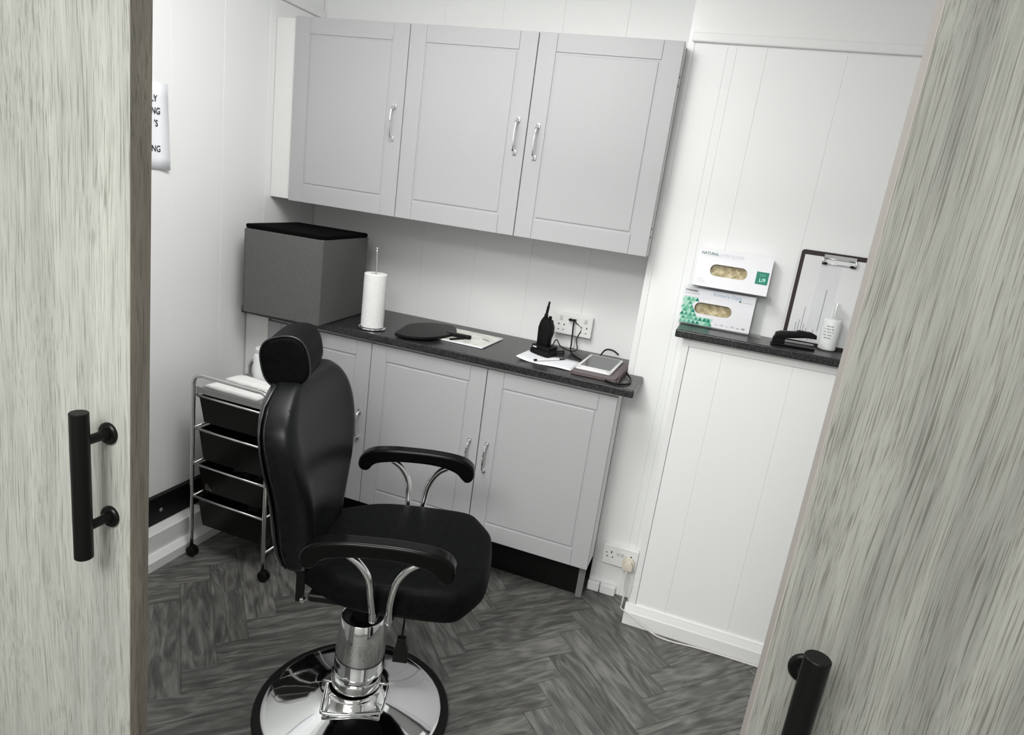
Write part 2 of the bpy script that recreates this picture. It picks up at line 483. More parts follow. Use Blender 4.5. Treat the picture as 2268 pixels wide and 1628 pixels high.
# corner bead on the pier, picture rails
struct('trim_1', nb(1.6345, 1.658, -0.2455, -0.2425, 0.0, CEIL, bev=0.0008), M['gloss_white'], label='thin white corner strip on the pier')
bm = nb(1.648, 3.0, -0.258, -0.240, 2.142, 2.172, bev=0.004, seg=2); box(bm, 1.652, 3.0, -0.249, -0.240, 2.165, CEIL)
struct('trim_2', bm, M['gloss_white'], label='white boxing with a bead high on the right wall')
bm = nb(0.0, 0.014, -1.95, 0.0, 2.188, 2.222, bev=0.004, seg=2)
struct('trim_3', bm, M['gloss_white'], label='white picture rail high on the left wall')

# low boxed projection under the shelf
BX, BY, BZ = 1.829, -0.408, 1.159
lb = struct('wall_ledge', nb(BX + 0.008, 3.0, BY + 0.008, -0.2, -0.06, BZ), M['gloss_white'], label='white clad half-height boxing under the shelf')
panels(lb, 'x', BX + 0.022, 3.0, 1.966, 0.232, BY, 0, BZ - 0.030, -1)
obj('wall_panel', nb(BX, BX + 0.008, BY, -0.243, 0, BZ, bev=0.0012), M['white'], lb)
bm = nb(BX - 0.002, BX + 0.0205, BY - 0.003, BY + 0.006, 0.0, BZ, bev=0.001)
box(bm, BX + 0.0205, 3.0, BY - 0.003, BY + 0.006, BZ - 0.029, BZ, bev=0.001)
obj('corner_strip', bm, M['gloss_white'], lb)


def skirt_poly(h, t):
    return [(0, 0), (t, 0), (t, h * 0.62), (t * 0.86, h * 0.68), (t * 0.5, h * 0.93), (t * 0.42, h), (0, h)]


sk = bmesh.new()
Mx = Matrix(((0, 0, 1, 0), (-1, 0, 0, BY), (0, 1, 0, 0), (0, 0, 0, 1)))
prism(sk, skirt_poly(0.085, 0.018), BX - 0.016, 3.0, Mx)
Mx = Matrix(((-1, 0, 0, BX), (0, 0, 1, 0), (0, 1, 0, 0), (0, 0, 0, 1)))
prism(sk, skirt_poly(0.085, 0.016), BY, -0.2435, Mx)
struct('baseboard_right', sk, M['gloss_white'], label='white skirting round the shelf boxing')
bm = nb(1.634, 1.684, -0.270, -0.2435, 0, 0.042, bev=0.004, seg=2); box(bm, 1.6875, 1.752, -0.270, -0.2435, 0, 0.042, bev=0.004, seg=2)
struct('baseboard_pier', bm, M['gloss_white'], label='short white skirting pieces under the low socket')
# left: black trunking above a white boxed skirting
bm = nb(0.0, 0.078, -1.84, -0.745, 0.052, 0.132, bev=0.003, seg=2)
Mx = Matrix(((1, 0, 0, 0), (0, 0, 1, 0), (0, 1, 0, 0), (0, 0, 0, 1)))
prism(bm, [(0, 0), (0.106, 0), (0.106, 0.036), (0.088, 0.056), (0, 0.056)], -1.84, -0.66, Mx)
struct('baseboard_left', bm, M['gloss_white'], label='white boxed skirting along the left wall')
bm = nb(0.0, 0.024, -1.84, -0.60, 0.133, 0.245, bev=0.002)
bt = struct('trim_4', bm, M['black'], label='black trunking strip above the left skirting')
bm = bmesh.new(); lathe(bm, [(0, 0.004), (0.006, 0.003), (0.008, 0)], seg=16, Mx=Matrix.Translation((0.024, -0.925, 0.185)) @ Matrix.Rotation(PI / 2, 4, 'Y'))
obj('screw_cap', bm, M['tray'], bt)


# ------------------------------------------------------------------ the two oak doors nearest the camera
def bar_handle(parent, x, ztop, L, yface):
    bm = bmesh.new()
    y = yface - 0.052
    lathe(bm, [(0, 0), (0.0133, 0), (0.0145, 0.0012), (0.0145, L - 0.0012), (0.0133, L), (0, L)], (x, y, ztop - L), seg=40)
    for zz in (ztop - 0.051, ztop - L + 0.054):
        Mx = Matrix.Translation((x + 0.001, yface, zz)) @ Matrix.Rotation(PI / 2, 4, 'X')
        lathe(bm, [(0.0190, 0), (0.0190, 0.004), (0.017, 0.0062), (0.0105, 0.0066), (0.0100, 0.012), (0.0080, 0.013), (0.0080, 0.048)], Mx=Mx, seg=32)
    return obj('handle', bm, M['black_metal'], parent, smooth='auto')


def oak_door(name, x0, x1, lean, label, mface, medge, edge_side, hx, htop):
    y0, y1 = -2.0, -1.962
    dr = bpy.data.objects.new(name, None); C.objects.link(dr); dr['kind'] = 'structure'; dr['label'] = label
    WM[dr.name] = Matrix.Identity(4)
    Sh = Matrix(((1, 0, lean, 0), (0, 1, 0, 0), (0, 0, 1, 0), (0, 0, 0, 1)))
    e = 0.0012
    if edge_side > 0: bm = nb(x0, x1 - e, y0, y1, 0.006, 2.03, bev=0.0008); eb = nb(x1 - e, x1, y0 + 0.0006, y1, 0.006, 2.03)
    else: bm = nb(x0 + e, x1, y0, y1, 0.006, 2.03, bev=0.0008); eb = nb(x0, x0 + e, y0 + 0.0006, y1, 0.006, 2.03)
    bm.transform(Sh); eb.transform(Sh)
    obj('door_leaf', bm, mface, dr)
    obj('edge_banding', eb, medge, dr)
    bar_handle(dr, hx, htop, 0.258, y0)
    return dr


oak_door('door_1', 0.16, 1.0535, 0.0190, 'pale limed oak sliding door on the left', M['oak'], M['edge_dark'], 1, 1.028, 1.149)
oak_door('door_2', 2.083, 2.98, 0.0, 'limed oak sliding door on the right, coloured darker for its dimmer light', M['oak_dim'], M['edge_pale'], -1, 2.126, 1.121)


# ------------------------------------------------------------------ cabinets
def cab_door(parent, x0, x1, z0, z1, y, hx, hz0, hz1):
    st, tr, br = 0.068, 0.062, 0.072
    g = 0.0015; x0 += g; x1 -= g; th = 0.019
    rec = 0.0035
    bm = bmesh.new()
    # core board slightly behind the face, then stiles, rails and field with real grooves between
    box(bm, x0 + 0.0005, x1 - 0.0005, y + rec, y + th, z0 + 0.0005, z1 - 0.0005)
    box(bm, x0, x0 + st, y, y + th, z0, z1, bev=0.0018, seg=2)
    box(bm, x1 - st, x1, y, y + th, z0, z1, bev=0.0018, seg=2)
    v = 0.0004
    box(bm, x0 + st + v, x1 - st - v, y, y + th, z1 - tr, z1, bev=0.0018, seg=2)
    box(bm, x0 + st + v, x1 - st - v, y, y + th, z0, z0 + br, bev=0.0018, seg=2)
    w = 0.0065
    box(bm, x0 + st + w, x1 - st - w, y + 0.0004, y + th - 0.002, z0 + br + w, z1 - tr - w, bev=0.0032, seg=2)
    d = obj('door', bm, M['grey'], parent)
    # bow handle with flared feet
    h = bmesh.new(); zm = (hz0 + hz1) / 2; H = (hz1 - hz0) / 2
    tube(h, [(hx, y - 0.004, hz0), (hx, y - 0.019, hz0 + 0.008), (hx, y - 0.026, zm - H * 0.55), (hx, y - 0.029, zm),
             (hx, y - 0.026, zm + H * 0.55), (hx, y - 0.019, hz1 - 0.008), (hx, y - 0.004, hz1)], 0.0048, seg=10,
         rs=[0.006, 0.0048, 0.0042, 0.0042, 0.0042, 0.0048, 0.006])
    for zz in (hz0, hz1):
        box(h, hx - 0.008, hx + 0.008, y - 0.005, y, zz - 0.009, zz + 0.009, bev=0.002, seg=2)
    hd = obj('handle', h, M['chrome'], d, smooth='auto')
    return d


def carcass(parent, x0, x1, y0, y1, z0, z1, m):
    t = 0.018
    bm = nb(x0, x0 + t, y0, y1, z0, z1); box(bm, x1 - t, x1, y0, y1, z0, z1)
    box(bm, x0 + t, x1 - t, y0, y1, z0, z0 + t); box(bm, x0 + t, x1 - t, y0, y1, z1 - t, z1)
    box(bm, x0 + t, x1 - t, y1 - 0.006, y1, z0 + t, z1 - t); box(bm, x0 + t, x1 - t, y0 + 0.02, y1 - 0.02, (z0 + z1) / 2 - 0.009, (z0 + z1) / 2 + 0.009)
    return obj('body', bm, m, parent)


UY, UZ0, UZ1 = -0.336, 1.407, 2.1216
c = thing('wall_cabinet', 'grey single-door wall cabinet at the left, against the white filler', 'cabinet', (0.36, UY, UZ0))
carcass(c, 0.1046, 0.6146, UY + 0.021, -0.001, UZ0, UZ1, M['carcass'])
cab_door(c, 0.1046, 0.6156, UZ0 - 0.001, UZ1 + 0.001, UY, 0.577, 1.704, 1.823)
c = thing('wall_cabinet', 'grey double-door wall cabinet at the right, over the wall socket', 'cabinet', (1.127, UY, UZ0))
carcass(c, 0.6166, 1.634, UY + 0.021, -0.001, UZ0, UZ1, M['carcass'])
# the last bit of the body stands in front of the pier
cab_door(c, 0.6156, 1.1268, UZ0 - 0.001, UZ1 + 0.001, UY, 1.089, 1.707, 1.823)
cab_door(c, 1.1268, 1.6382, UZ0 - 0.001, UZ1 + 0.001, UY, 1.168, 1.697, 1.808)
for zz in (1.475, 1.505, 1.985, 2.015):
    bm = nb(1.634, 1.6372, UY + 0.024, UY + 0.030, zz - 0.004, zz + 0.004)
    obj('hinge_screw', bm, M['black'], c)
t = thing('filler_panel', 'white filler panel between the left wall and the wall cabinets', 'panel', (0.05, UY + 0.02, UZ0))
obj('board', nb(0.0015, 0.1035, UY + 0.018, -0.002, UZ0 + 0.003, UZ1 - 0.004, bev=0.001), M['carcass'], t)

DY, DZ0, DZ1 = -0.457, 0.1950, 0.9025
c = thing('base_cabinet', 'grey single-door base cabinet at the left, behind the chair', 'cabinet', (0.4, DY, 0))
carcass(c, 0.123, 0.6296, DY + 0.021, -0.03, DZ0, 0.9175, M['carcass'])
cab_door(c, 0.1224, 0.6306, DZ0, DZ1, DY, 0.598, 0.488, 0.6036)
for lx in (0.20, 0.61):
    for ly in (-0.27, -0.08):
        bm = bmesh.new(); lathe(bm, [(0, 0), (0.024, 0), (0.024, 0.008), (0.014, 0.012), (0.014, DZ0 - 0.001), (0, DZ0 - 0.001)], (lx, ly, 0), seg=16)
        obj('leg', bm, M['black'], c, smooth='auto')
c = thing('base_cabinet', 'grey double-door base cabinet at the right, by the pier', 'cabinet', (1.15, DY, 0))
carcass(c, 0.6316, 1.626, DY + 0.021, -0.03, DZ0, 0.9175, M['carcass'])
obj('end_panel', nb(1.6275, 1.6440, DY + 0.021, -0.330, DZ0, 0.9175), M['carcass'], c)
cab_door(c, 0.6306, 1.137, DZ0, DZ1, DY, 1.099, 0.491, 0.6026)
cab_door(c, 1.137, 1.6468, DZ0, DZ1, DY, 1.174, 0.490, 0.6046)
for lx in (0.70, 1.15, 1.59):
    for ly in (-0.27, -0.08):
        bm = bmesh.new(); lathe(bm, [(0, 0), (0.024, 0), (0.024, 0.008), (0.014, 0.012), (0.014, DZ0 - 0.001), (0, DZ0 - 0.001)], (lx, ly, 0), seg=16)
        obj('leg', bm, M['black'], c, smooth='auto')
t = thing('filler_panel', 'white filler panel under the worktop, next to the left wall', 'panel', (0.08, DY + 0.02, 0.2))
obj('board', nb(0.006, 0.1205, DY + 0.006, DY + 0.022, DZ0, 0.9175, bev=0.001), M['carcass'], t)
t = thing('under_cabinet_shade', 'black board added for the shade under the base cabinets', 'shade board', (0.8, -0.34, 0))
obj('board', nb(0.12, 1.60, -0.330, -0.313, 0.001, DZ0 - 0.002, bev=0.001), M['black'], t)  # added board, its black stands for the shade below the cabinets


t = thing('foot_board', 'small grey foot board under the right end of the base cabinets', 'board', (1.615, -0.335, 0))
obj('board', nb(1.602, 1.628, -0.350, -0.335, 0.001, DZ0 - 0.001, bev=0.001), M['tray'], t)


def worktop(name, label, poly, z0, z1, bev=0.006):
    o = obj(name, prism(bmesh.new(), poly, z0, z1, bev=0.0), M['worktop'])
    md = o.modifiers.new('b', 'BEVEL'); md.width = bev; md.segments = 3; md.limit_method = 'ANGLE'
    return tag(o, label, 'worktop')


WZ = 0.9484
worktop('worktop', 'dark granite-effect worktop on the base cabinets',
        [(0.0015, -0.479), (1.700, -0.479), (1.700, -0.2465), (1.633, -0.2465), (1.633, -0.001), (0.0015, -0.001)], WZ - 0.030, WZ, 0.005)
SZ = 1.188
worktop('wall_shelf', 'dark granite-effect ledge top on the white boxing at right', [(1.797, -0.440), (2.99, -0.440), (2.99, -0.2440), (1.797, -0.2440)], SZ - 0.028, SZ, 0.005)

# ------------------------------------------------------------------ barber chair
CH = thing('barber_chair', 'black leather barber chair with headrest on a round chrome base', 'chair', (1.132, -1.262, 0), R(18))


def ch(name, bm, m, parent=CH, smooth=None):
    return obj(name, bm, m, parent, local=True, smooth=smooth)


# base: rubber rim, polished dish, bolt ring
bm = bmesh.new()
lathe(bm, [(0.262, 0.001), (0.285, 0.001), (0.289, 0.006), (0.288, 0.016), (0.280, 0.022), (0.268, 0.024), (0.262, 0.020)], (-0.004, -0.022, 0), seg=96)
ch('rubber_rim', bm, M['rubber'], smooth='auto')
bm = bmesh.new()
lathe(bm, [(0.266, 0.010), (0.266, 0.023), (0.262, 0.0265), (0.254, 0.0275), (0.247, 0.030), (0.22, 0.037), (0.18, 0.047), (0.14, 0.058), (0.11, 0.068),
           (0.094, 0.077), (0.086, 0.088), (0.082, 0.092), (0.077, 0.094), (0.075, 0.100)], (-0.004, -0.022, 0), seg=128)
ch('base_dish', bm, M['chrome'], smooth=True)
bm = bmesh.new()
lathe(bm, [(0.0745, 0.096), (0.0745, 0.128), (0.072, 0.132), (0.062, 0.133), (0.060, 0.140)], (-0.002, -0.014, 0), seg=64)
ch('collar', bm, M['chrome'], smooth='auto')
bm = bmesh.new()
lathe(bm, [(0.064, 0.138), (0.0735, 0.140), (0.074, 0.148), (0.0735, 0.20), (0.070, 0.25), (0.064, 0.318), (0.0625, 0.320), (0.061, 0.318), (0.061, 0.30), (0.02, 0.30), (0, 0.30)], (0.0, 0.0, 0), seg=64)
ch('column_sleeve', bm, M['chrome'], smooth='auto')
bm = bmesh.new()
lathe(bm, [(0.030, 0.299), (0.030, 0.44), (0.060, 0.445), (0.060, 0.46), (0, 0.46)], seg=32)
ch('piston', bm, M['black'], smooth='auto')
ch('sleeve_shade_disc', lathe(bmesh.new(), [(0.0605, 0.3135), (0.030, 0.3145), (0.030, 0.3105), (0.0605, 0.3105)], seg=48), M['black'])  # black disc added so the open sleeve looks shaded inside
# mounting plate under the seat
ch('mounting_plate', nb(-0.12, 0.20, -0.17, 0.17, 0.460, 0.482, bev=0.004), M['black'])
# foot loop at the collar
bm = bmesh.new()
fx = -0.004
tube(bm, [(fx - 0.074, -0.052, 0.112), (fx - 0.074, -0.062, 0.106), (fx - 0.070, -0.120, 0.081), (fx - 0.062, -0.130, 0.077), (fx, -0.128, 0.078), (fx + 0.086, -0.108, 0.080), (fx + 0.098, -0.098, 0.083),
          (fx + 0.103, -0.045, 0.110), (fx + 0.103, -0.035, 0.112)], 0.0052, seg=10, n=5)
tube(bm, [(fx - 0.088, -0.046, 0.113), (fx - 0.050, -0.048, 0.113)], 0.004, seg=8, smooth=False)
tube(bm, [(fx + 0.060, -0.030, 0.113), (fx + 0.115, -0.028, 0.113)], 0.004, seg=8, smooth=False)
ch('foot_loop', bm, M['chrome'])
# height lever hanging by the column
bm = bmesh.new(); tube(bm, [(0.130, -0.115, 0.484), (0.134, -0.117, 0.40), (0.132, -0.118, 0.345)], 0.0032, seg=8)
lv = ch('lever', bm, M['black'])
bm = bmesh.new()
prism(bm, [(-0.011, 0.055), (0.011, 0.055), (0.014, 0.028), (0.020, 0.022), (0.021, -0.022), (-0.019, -0.022), (-0.019, 0.010), (-0.014, 0.026)], -0.009, 0.009,
      Matrix.Translation((0.132, -0.118, 0.295)) @ Matrix.Rotation(R(90), 4, 'X'), bev=0.002)
ch('lever_grip', bm, M['black'], lv)


# seat cushion
def ring_mesh(rings, cap=True):
    bm = bmesh.new(); V = [[bm.verts.new(p) for p in r] for r in rings]
    n = len(rings[0])
    for A, B in zip(V, V[1:]):
        for k in range(n): bm.faces.new((A[k], A[(k + 1) % n], B[(k + 1) % n], B[k]))
    if cap:
        for Rg, rv in ((V[0], True), (V[-1], False)):
            c_ = bm.verts.new(sum((v.co for v in Rg), Vector()) / n)
            for k in range(n):
                bm.faces.new((Rg[k], Rg[(k + 1) % n], c_))
    return bm


half = [(0.352, 0.0), (0.351, 0.06), (0.347, 0.105), (0.340, 0.130), (0.300, 0.200), (0.284, 0.224), (0.25, 0.236), (0.15, 0.236), (0.05, 0.234), (-0.02, 0.222), (-0.07, 0.195), (-0.125, 0.155),
        (-0.160, 0.130), (-0.185, 0.105), (-0.195, 0.05), (-0.196, 0.0)]
outl = half + [(x, -y) for x, y in half[-2:0:-1]]
cx0 = 0.08


def seat_ring(sc, z, crown=0.0):
    return [Vector((cx0 + (x - cx0) * sc, y * sc, z + crown * (1 - (y / 0.24) ** 2))) for x, y in outl]


bm = ring_mesh([seat_ring(0.90, 0.486), seat_ring(0.96, 0.487), seat_ring(0.985, 0.496), seat_ring(1.0, 0.520), seat_ring(1.0, 0.548), seat_ring(0.985, 0.566),
                seat_ring(0.955, 0.574), seat_ring(0.90, 0.578), seat_ring(0.7, 0.580), seat_ring(0.4, 0.580)])
sub(ch('seat', bm, M['leather'], smooth=True), 2)

# backrest: padded, winged, concave in front
def rail(tab, z):
    for (z0, a), (z1, b) in zip(tab, tab[1:]):
        if z <= z1:
            t = max(0, min(1, (z - z0) / (z1 - z0))); t = t * t * (3 - 2 * t) if False else t
            return a + (b - a) * t
    return tab[-1][1]


HW = [(0.53, 0.125), (0.55, 0.145), (0.60, 0.160), (0.65, 0.168), (0.70, 0.182), (0.78, 0.220), (0.85, 0.252), (0.90, 0.264), (0.94, 0.260), (0.975, 0.240), (1.005, 0.205), (1.03, 0.160), (1.045, 0.120)]
BK = [(0.53, -0.180), (0.57, -0.203), (0.65, -0.216), (0.72, -0.217), (0.80, -0.220), (0.88, -0.228), (0.96, -0.240), (1.00, -0.245), (1.045, -0.240)]
FR = [(0.53, -0.125), (0.57, -0.108), (0.65, -0.105), (0.72, -0.101), (0.80, -0.108), (0.87, -0.120), (0.93, -0.138), (1.0, -0.160), (1.045, -0.178)]
BR = R(-1.5)


def LC(z): return -0.026 * max(0, (0.88 - z) / 0.30)


def back_ring(z, grow=1.0, dz=0.0):
    hw = rail(HW, z) * grow; fb = rail(BK, z); ff = rail(FR, z); fc = (fb + ff) / 2; th = (ff - fb) * (0.5 + 0.5 * grow)
    out = []; n = 36
    recess = 0.030 * min(1, max(0, (z - 0.54) / 0.10)) * min(1, max(0.25, (1.06 - z) / 0.14))
    for k in range(n):
        a = 2 * PI * k / n; ca, sa = math.cos(a), math.sin(a)
        e = 0.36
        l = hw * math.copysign(abs(ca) ** e, ca); f = fc + th / 2 * math.copysign(abs(sa) ** 0.42, sa)
        if sa > 0: f -= recess * max(0, 1 - (l / (hw * 0.86)) ** 2) ** 0.8
        else: f -= 0.012 * (1 - (l / max(hw, 1e-6)) ** 2)
        out.append(Vector((f, l + LC(z), z + dz)))
    return out


zs = [0.536, 0.545, 0.56, 0.59, 0.63, 0.68, 0.74, 0.80, 0.85, 0.90, 0.94, 0.97, 1.0, 1.02, 1.035, 1.043]
rg = [back_ring(0.53, 0.7, 0.002)] + [back_ring(z) for z in zs] + [back_ring(1.045, 0.6, 0.003)]
bm = ring_mesh(rg)
bm.transform(Matrix.Rotation(BR, 4, 'Z'))
sub(ch('backrest', bm, M['leather_back'], smooth=True), 1)
# stitched seams along the bolsters
for s in (-1, 1):
    for fo, mm in ((0.68, 0), (0.30, 1)):
        pts = []
        for z in [0.56 + 0.04 * i for i in range(12)]:
            hw = rail(HW, z); fb = rail(BK, z); ff = rail(FR, z)
            pts.append(Vector((fb + (ff - fb) * (0.22 if mm else 0.80), s * hw * (0.985 if mm else 0.965) + LC(z), z)))
        b2 = tube(bmesh.new(), pts, 0.0016, seg=6, n=3); b2.transform(Matrix.Rotation(BR, 4, 'Z'))
        ch('seam_piping', b2, M['leather_side'])
# plastic back shell
rgs = []
for z in zs[1:-1]:
    hw = rail(HW, z) * 0.985; fb = rail(BK, z); row = []
    for k in range(13):
        l = hw * (-1 + k / 6)
        row.append((fb - 0.012 * (1 - (l / hw) ** 2) - 0.005 * (1 - abs(l / hw) ** 8) - 0.001 + (0.010 if abs(l) > hw * 0.99 else 0), l + LC(z), z))
    rgs.append(row)
bm = bmesh.new(); V = [[bm.verts.new(p) for p in r] for r in rgs]
for A, B in zip(V, V[1:]):
    for k in range(12): bm.faces.new((A[k], A[k + 1], B[k + 1], B[k]))
bm.transform(Matrix.Rotation(BR, 4, 'Z'))
o = ch('back_shell', bm, M['leather_side'], smooth=True)
md = o.modifiers.new('s', 'SOLIDIFY'); md.thickness = 0.005; md.offset = 0
# bracket joining back and seat, with a recline pivot
bm = bmesh.new()
tube(bm, [(0.02, -0.075, 0.478), (-0.12, -0.075, 0.478), (-0.19, -0.075, 0.50), (-0.222, -0.075, 0.56), (-0.228, -0.075, 0.66)], 0.011, seg=10)
tube(bm, [(0.02, 0.075, 0.478), (-0.12, 0.075, 0.478), (-0.19, 0.075, 0.50), (-0.222, 0.075, 0.56), (-0.228, 0.075, 0.66)], 0.011, seg=10)
ch('back_bracket', bm, M['black'])
bm = nb(-0.160, -0.137, -0.146, -0.140, 0.440, 0.535, bev=0.001)
ch('hinge_plate', bm, M['black'])
bm = bmesh.new(); lathe(bm, [(0, 0.012), (0.006, 0.012), (0.008, 0.009), (0.008, 0)], seg=12, Mx=Matrix.Translation((-0.138, -0.147, 0.452)) @ Matrix.Rotation(PI / 2, 4, 'X'))
ch('pivot_bolt', bm, M['steel'], smooth='auto')

# headrest: D-shaped roll on the top of the back
hr = bmesh.new(); rings = []
prof = []
for k in range(28):
    a = 2 * PI * k / 28; ca, sa = math.cos(a), math.sin(a)
    x = 0.058 * math.copysign(abs(ca) ** 0.75, ca); z = 0.066 * math.copysign(abs(sa) ** 0.75, sa)
    if x < 0: x = x * 0.92 - 0.004; z *= 0.98
    else: x *= 1.03
    prof.append((x, z))
for y, sc in ((-0.108, 0.55), (-0.108, 0.88), (-0.106, 0.965), (-0.100, 1.0), (-0.06, 1.0), (0.0, 1.0), (0.06, 0.99), (0.085, 0.97), (0.098, 0.90), (0.106, 0.72), (0.109, 0.4)):
    rings.append([Vector((x * sc, y, z * sc)) for x, z in prof])
hr = ring_mesh(rings)
HM = Matrix.Translation((-0.238, -0.012, 1.090)) @ Matrix.Rotation(R(6), 4, 'Z') @ Matrix.Rotation(R(-12), 4, 'Y')
hr.transform(HM)
hd = sub(ch('headrest', hr, M['leather'], smooth=True), 1)
pp = tube(bmesh.new(), [Vector((x * 1.005, -0.1035, z * 1.005)) for x, z in prof], 0.0026, seg=6, n=2, closed=True); pp.transform(HM)
ch('headrest_piping', pp, M['leather_side'], hd)
for s in (-0.035, 0.035): ch('headrest_post', tube(bmesh.new(), [(-0.228, s, 1.00), (-0.226, s, 1.045)], 0.006, seg=8, smooth=False), M['steel'])

# armrests
prof = [(-0.108, 0.668), (-0.106, 0.688), (-0.092, 0.708), (-0.060, 0.724), (0.0, 0.733), (0.06, 0.736), (0.12, 0.737), (0.18, 0.734), (0.225, 0.727), (0.250, 0.714), (0.262, 0.698), (0.264, 0.672),
        (0.255, 0.656), (0.240, 0.652), (0.226, 0.662), (0.205, 0.680), (0.16, 0.693), (0.10, 0.697), (0.02, 0.693), (-0.04, 0.682), (-0.062, 0.670), (-0.074, 0.654), (-0.090, 0.650), (-0.102, 0.656)]
prof = [(v.x, v.y) for v in smooth_path([(x, y, 0) for x, y in prof] + [(prof[0][0], prof[0][1], 0)], 4)][:-1]
for s in (-1, 1):
    bm = bmesh.new()
    Mx = Matrix(((1, 0, 0, 0), (0, 0, -1, s * 0.288), (0, 1, 0, 0), (0, 0, 0, 1)))
    prism(bm, prof, -0.022, 0.022, Mx)
    am = ch('armrest', bm, M['black_gloss'], smooth='auto')
    md = am.modifiers.new('b', 'BEVEL'); md.width = 0.008; md.segments = 4; md.limit_method = 'ANGLE'; md.angle_limit = R(50)
    for f0, f1, f2 in ((0.000, 0.056, 0.066), (0.178, 0.124, 0.108)):
        bm = bmesh.new()
        yl = 0.286
        tube(bm, [(f0, s * yl, 0.690), (f0 + (f1 - f0) * .55, s * yl, 0.668), (f1, s * (yl - 0.004), 0.628), (f2 - (f2 - f1) * .3, s * (yl - 0.016), 0.57), (f2, s * (yl - 0.040), 0.51), (f2, s * (yl - 0.052), 0.478), (f2, s * (yl - 0.085), 0.470), (f2, s * 0.16, 0.470)],
             0.0095, seg=12, n=6)
        ch('arm_support', bm, M['chrome'], smooth=True)

# ------------------------------------------------------------------ drawer trolley
TX0, TX1, TY0, TY1 = 0.140, 0.476, -0.885, -0.580
TR = thing('drawer_trolley', 'chrome four-drawer storage trolley behind the barber chair', 'trolley', (0.31, -0.71, 0))
for ty, pr in ((TY0, 0), (TY1, 1)):
    bm = bmesh.new()
    a, b = TX0, TX1; zt = 0.762; rr = 0.035
    tube(bm, [(a - 0.004, ty, 0.045), (a - 0.003, ty, 0.40), (a, ty, zt - rr - 0.02), (a, ty, zt - rr), (a + rr * .29, ty, zt - rr * .29), (a + rr, ty, zt), (a + rr + .03, ty, zt), (b - rr - .03, ty, zt - .004),
              (b - rr, ty, zt - 0.004), (b - rr * .29, ty, zt - rr * .29 - .004), (b, ty, zt - rr - .004), (b, ty, zt - rr - 0.02), (b + 0.002, ty, 0.40), (b + 0.003, ty, 0.045)], 0.0078, seg=12, n=5)
    obj('frame', bm, M['steel'], TR, smooth=True)
for z in (0.683, 0.548, 0.400, 0.262):
    bm = bmesh.new()
    tube(bm, [(TX0, TY0, z), (TX1, TY0, z - 0.006)], 0.0048, seg=8, smooth=False)
    obj('rung', bm, M['steel'], TR, smooth=True)
    for x in (TX0, TX1):
        bm = bmesh.new(); tube(bm, [(x, TY0, z), (x, TY1, z)], 0.0042, seg=8, smooth=False)
        obj('runner', bm, M['steel'], TR, smooth=True)
bm = bmesh.new(); tube(bm, [(TX1, TY0, 0.110), (TX1, TY1, 0.110)], 0.0048, seg=8, smooth=False)
tube(bm, [(TX0, TY1, 0.110), (TX1, TY1, 0.110)], 0.0048, seg=8, smooth=False)
obj('lower_brace', bm, M['steel'], TR, smooth=True)
bm = bmesh.new(); prism(bm, rrect(TX0 + 0.008, TX1 - 0.008, TY0 + 0.006, TY1 - 0.006, 0.01), 0.695, 0.703)
prism(bm, rrect(TX0 + 0.008, TX1 - 0.008, TY0 + 0.004, TY0 + 0.010, 0.002), 0.690, 0.712)
obj('top_tray', bm, M['tray'], TR)


def taper_bin(x0, x1, y0, y1, zb, zt, dx, wall=0.002):
    bm = bmesh.new()

    def loop(i, z, w=0.0, f=1.0):
        t = 0 if f else 0
        k = dx * (zt - z) / (zt - zb)
        return [bm.verts.new(p) for p in ((x0 + k + w, y0 + k * .5 + w, z), (x1 - k - w, y0 + k * .5 + w, z), (x1 - k - w, y1 - k * .5 - w, z), (x0 + k + w, y1 - k * .5 - w, z))]
    A = loop(0, zb); B = loop(0, zt); Cc = loop(0, zt, wall); D = loop(0, zb + wall, wall)
    bm.faces.new(A[::-1])
    for P, Q in ((A, B), (B, Cc), (Cc, D)):
        for k in range(4): bm.faces.new((P[k], P[(k + 1) % 4], Q[(k + 1) % 4], Q[k]))
    bm.faces.new(D)
    # lip
    for a in ((x0 - 0.008, x0 + 0.001, y0 - 0.004, y1 + 0.004), (x1 - 0.001, x1 + 0.008, y0 - 0.004, y1 + 0.004), (x0, x1, y0 - 0.006, y0 + 0.001), (x0, x1, y1 - 0.001, y1 + 0.004)):
        box(bm, *a, zt - 0.003, zt, bev=0.0008)
    return bm


for zt, zb in ((0.675, 0.572), (0.541, 0.418), (0.393, 0.285), (0.256, 0.135)):
    d = obj('drawer', taper_bin(TX0 + 0.016, TX1 - 0.016, TY0 + 0.012, TY1 - 0.012, zb, zt, 0.016), M['bin'], TR)
    bm = bmesh.new(); random.seed(int(zt * 1000))
    for k in range(7):
        x = random.uniform(0.19, 0.40); y = random.uniform(-0.84, -0.62); h = random.uniform(0.02, 0.05)
        box(bm, -0.035, 0.035, -0.025, 0.025, 0, h, bev=0.004, Mx=Matrix.Translation((x, y, zb + 0.003 + 0.001 * k)) @ Matrix.Rotation(random.uniform(0, 3), 4, 'Z'))
    s = obj('drawer_contents', bm, M['junk'], d); s['kind'] = 'stuff'
for x, y in ((TX0 - 0.004, TY0), (TX1 + 0.004, TY0), (TX0, TY1), (TX1, TY1)):
    bm = bmesh.new()
    for s in (-1, 1):
        lathe(bm, [(0, -0.006), (0.018, -0.006), (0.0215, -0.003), (0.0215, 0.003), (0.018, 0.006), (0, 0.006)], seg=20,
              Mx=Matrix.Translation((x + 0.006, y + s * 0.009, 0.0218)) @ Matrix.Rotation(PI / 2, 4, 'X'))
    box(bm, x - 0.010, x + 0.014, y - 0.004, y + 0.004, 0.018, 0.046, bev=0.003)
    obj('caster', bm, M['black'], TR, smooth='auto')

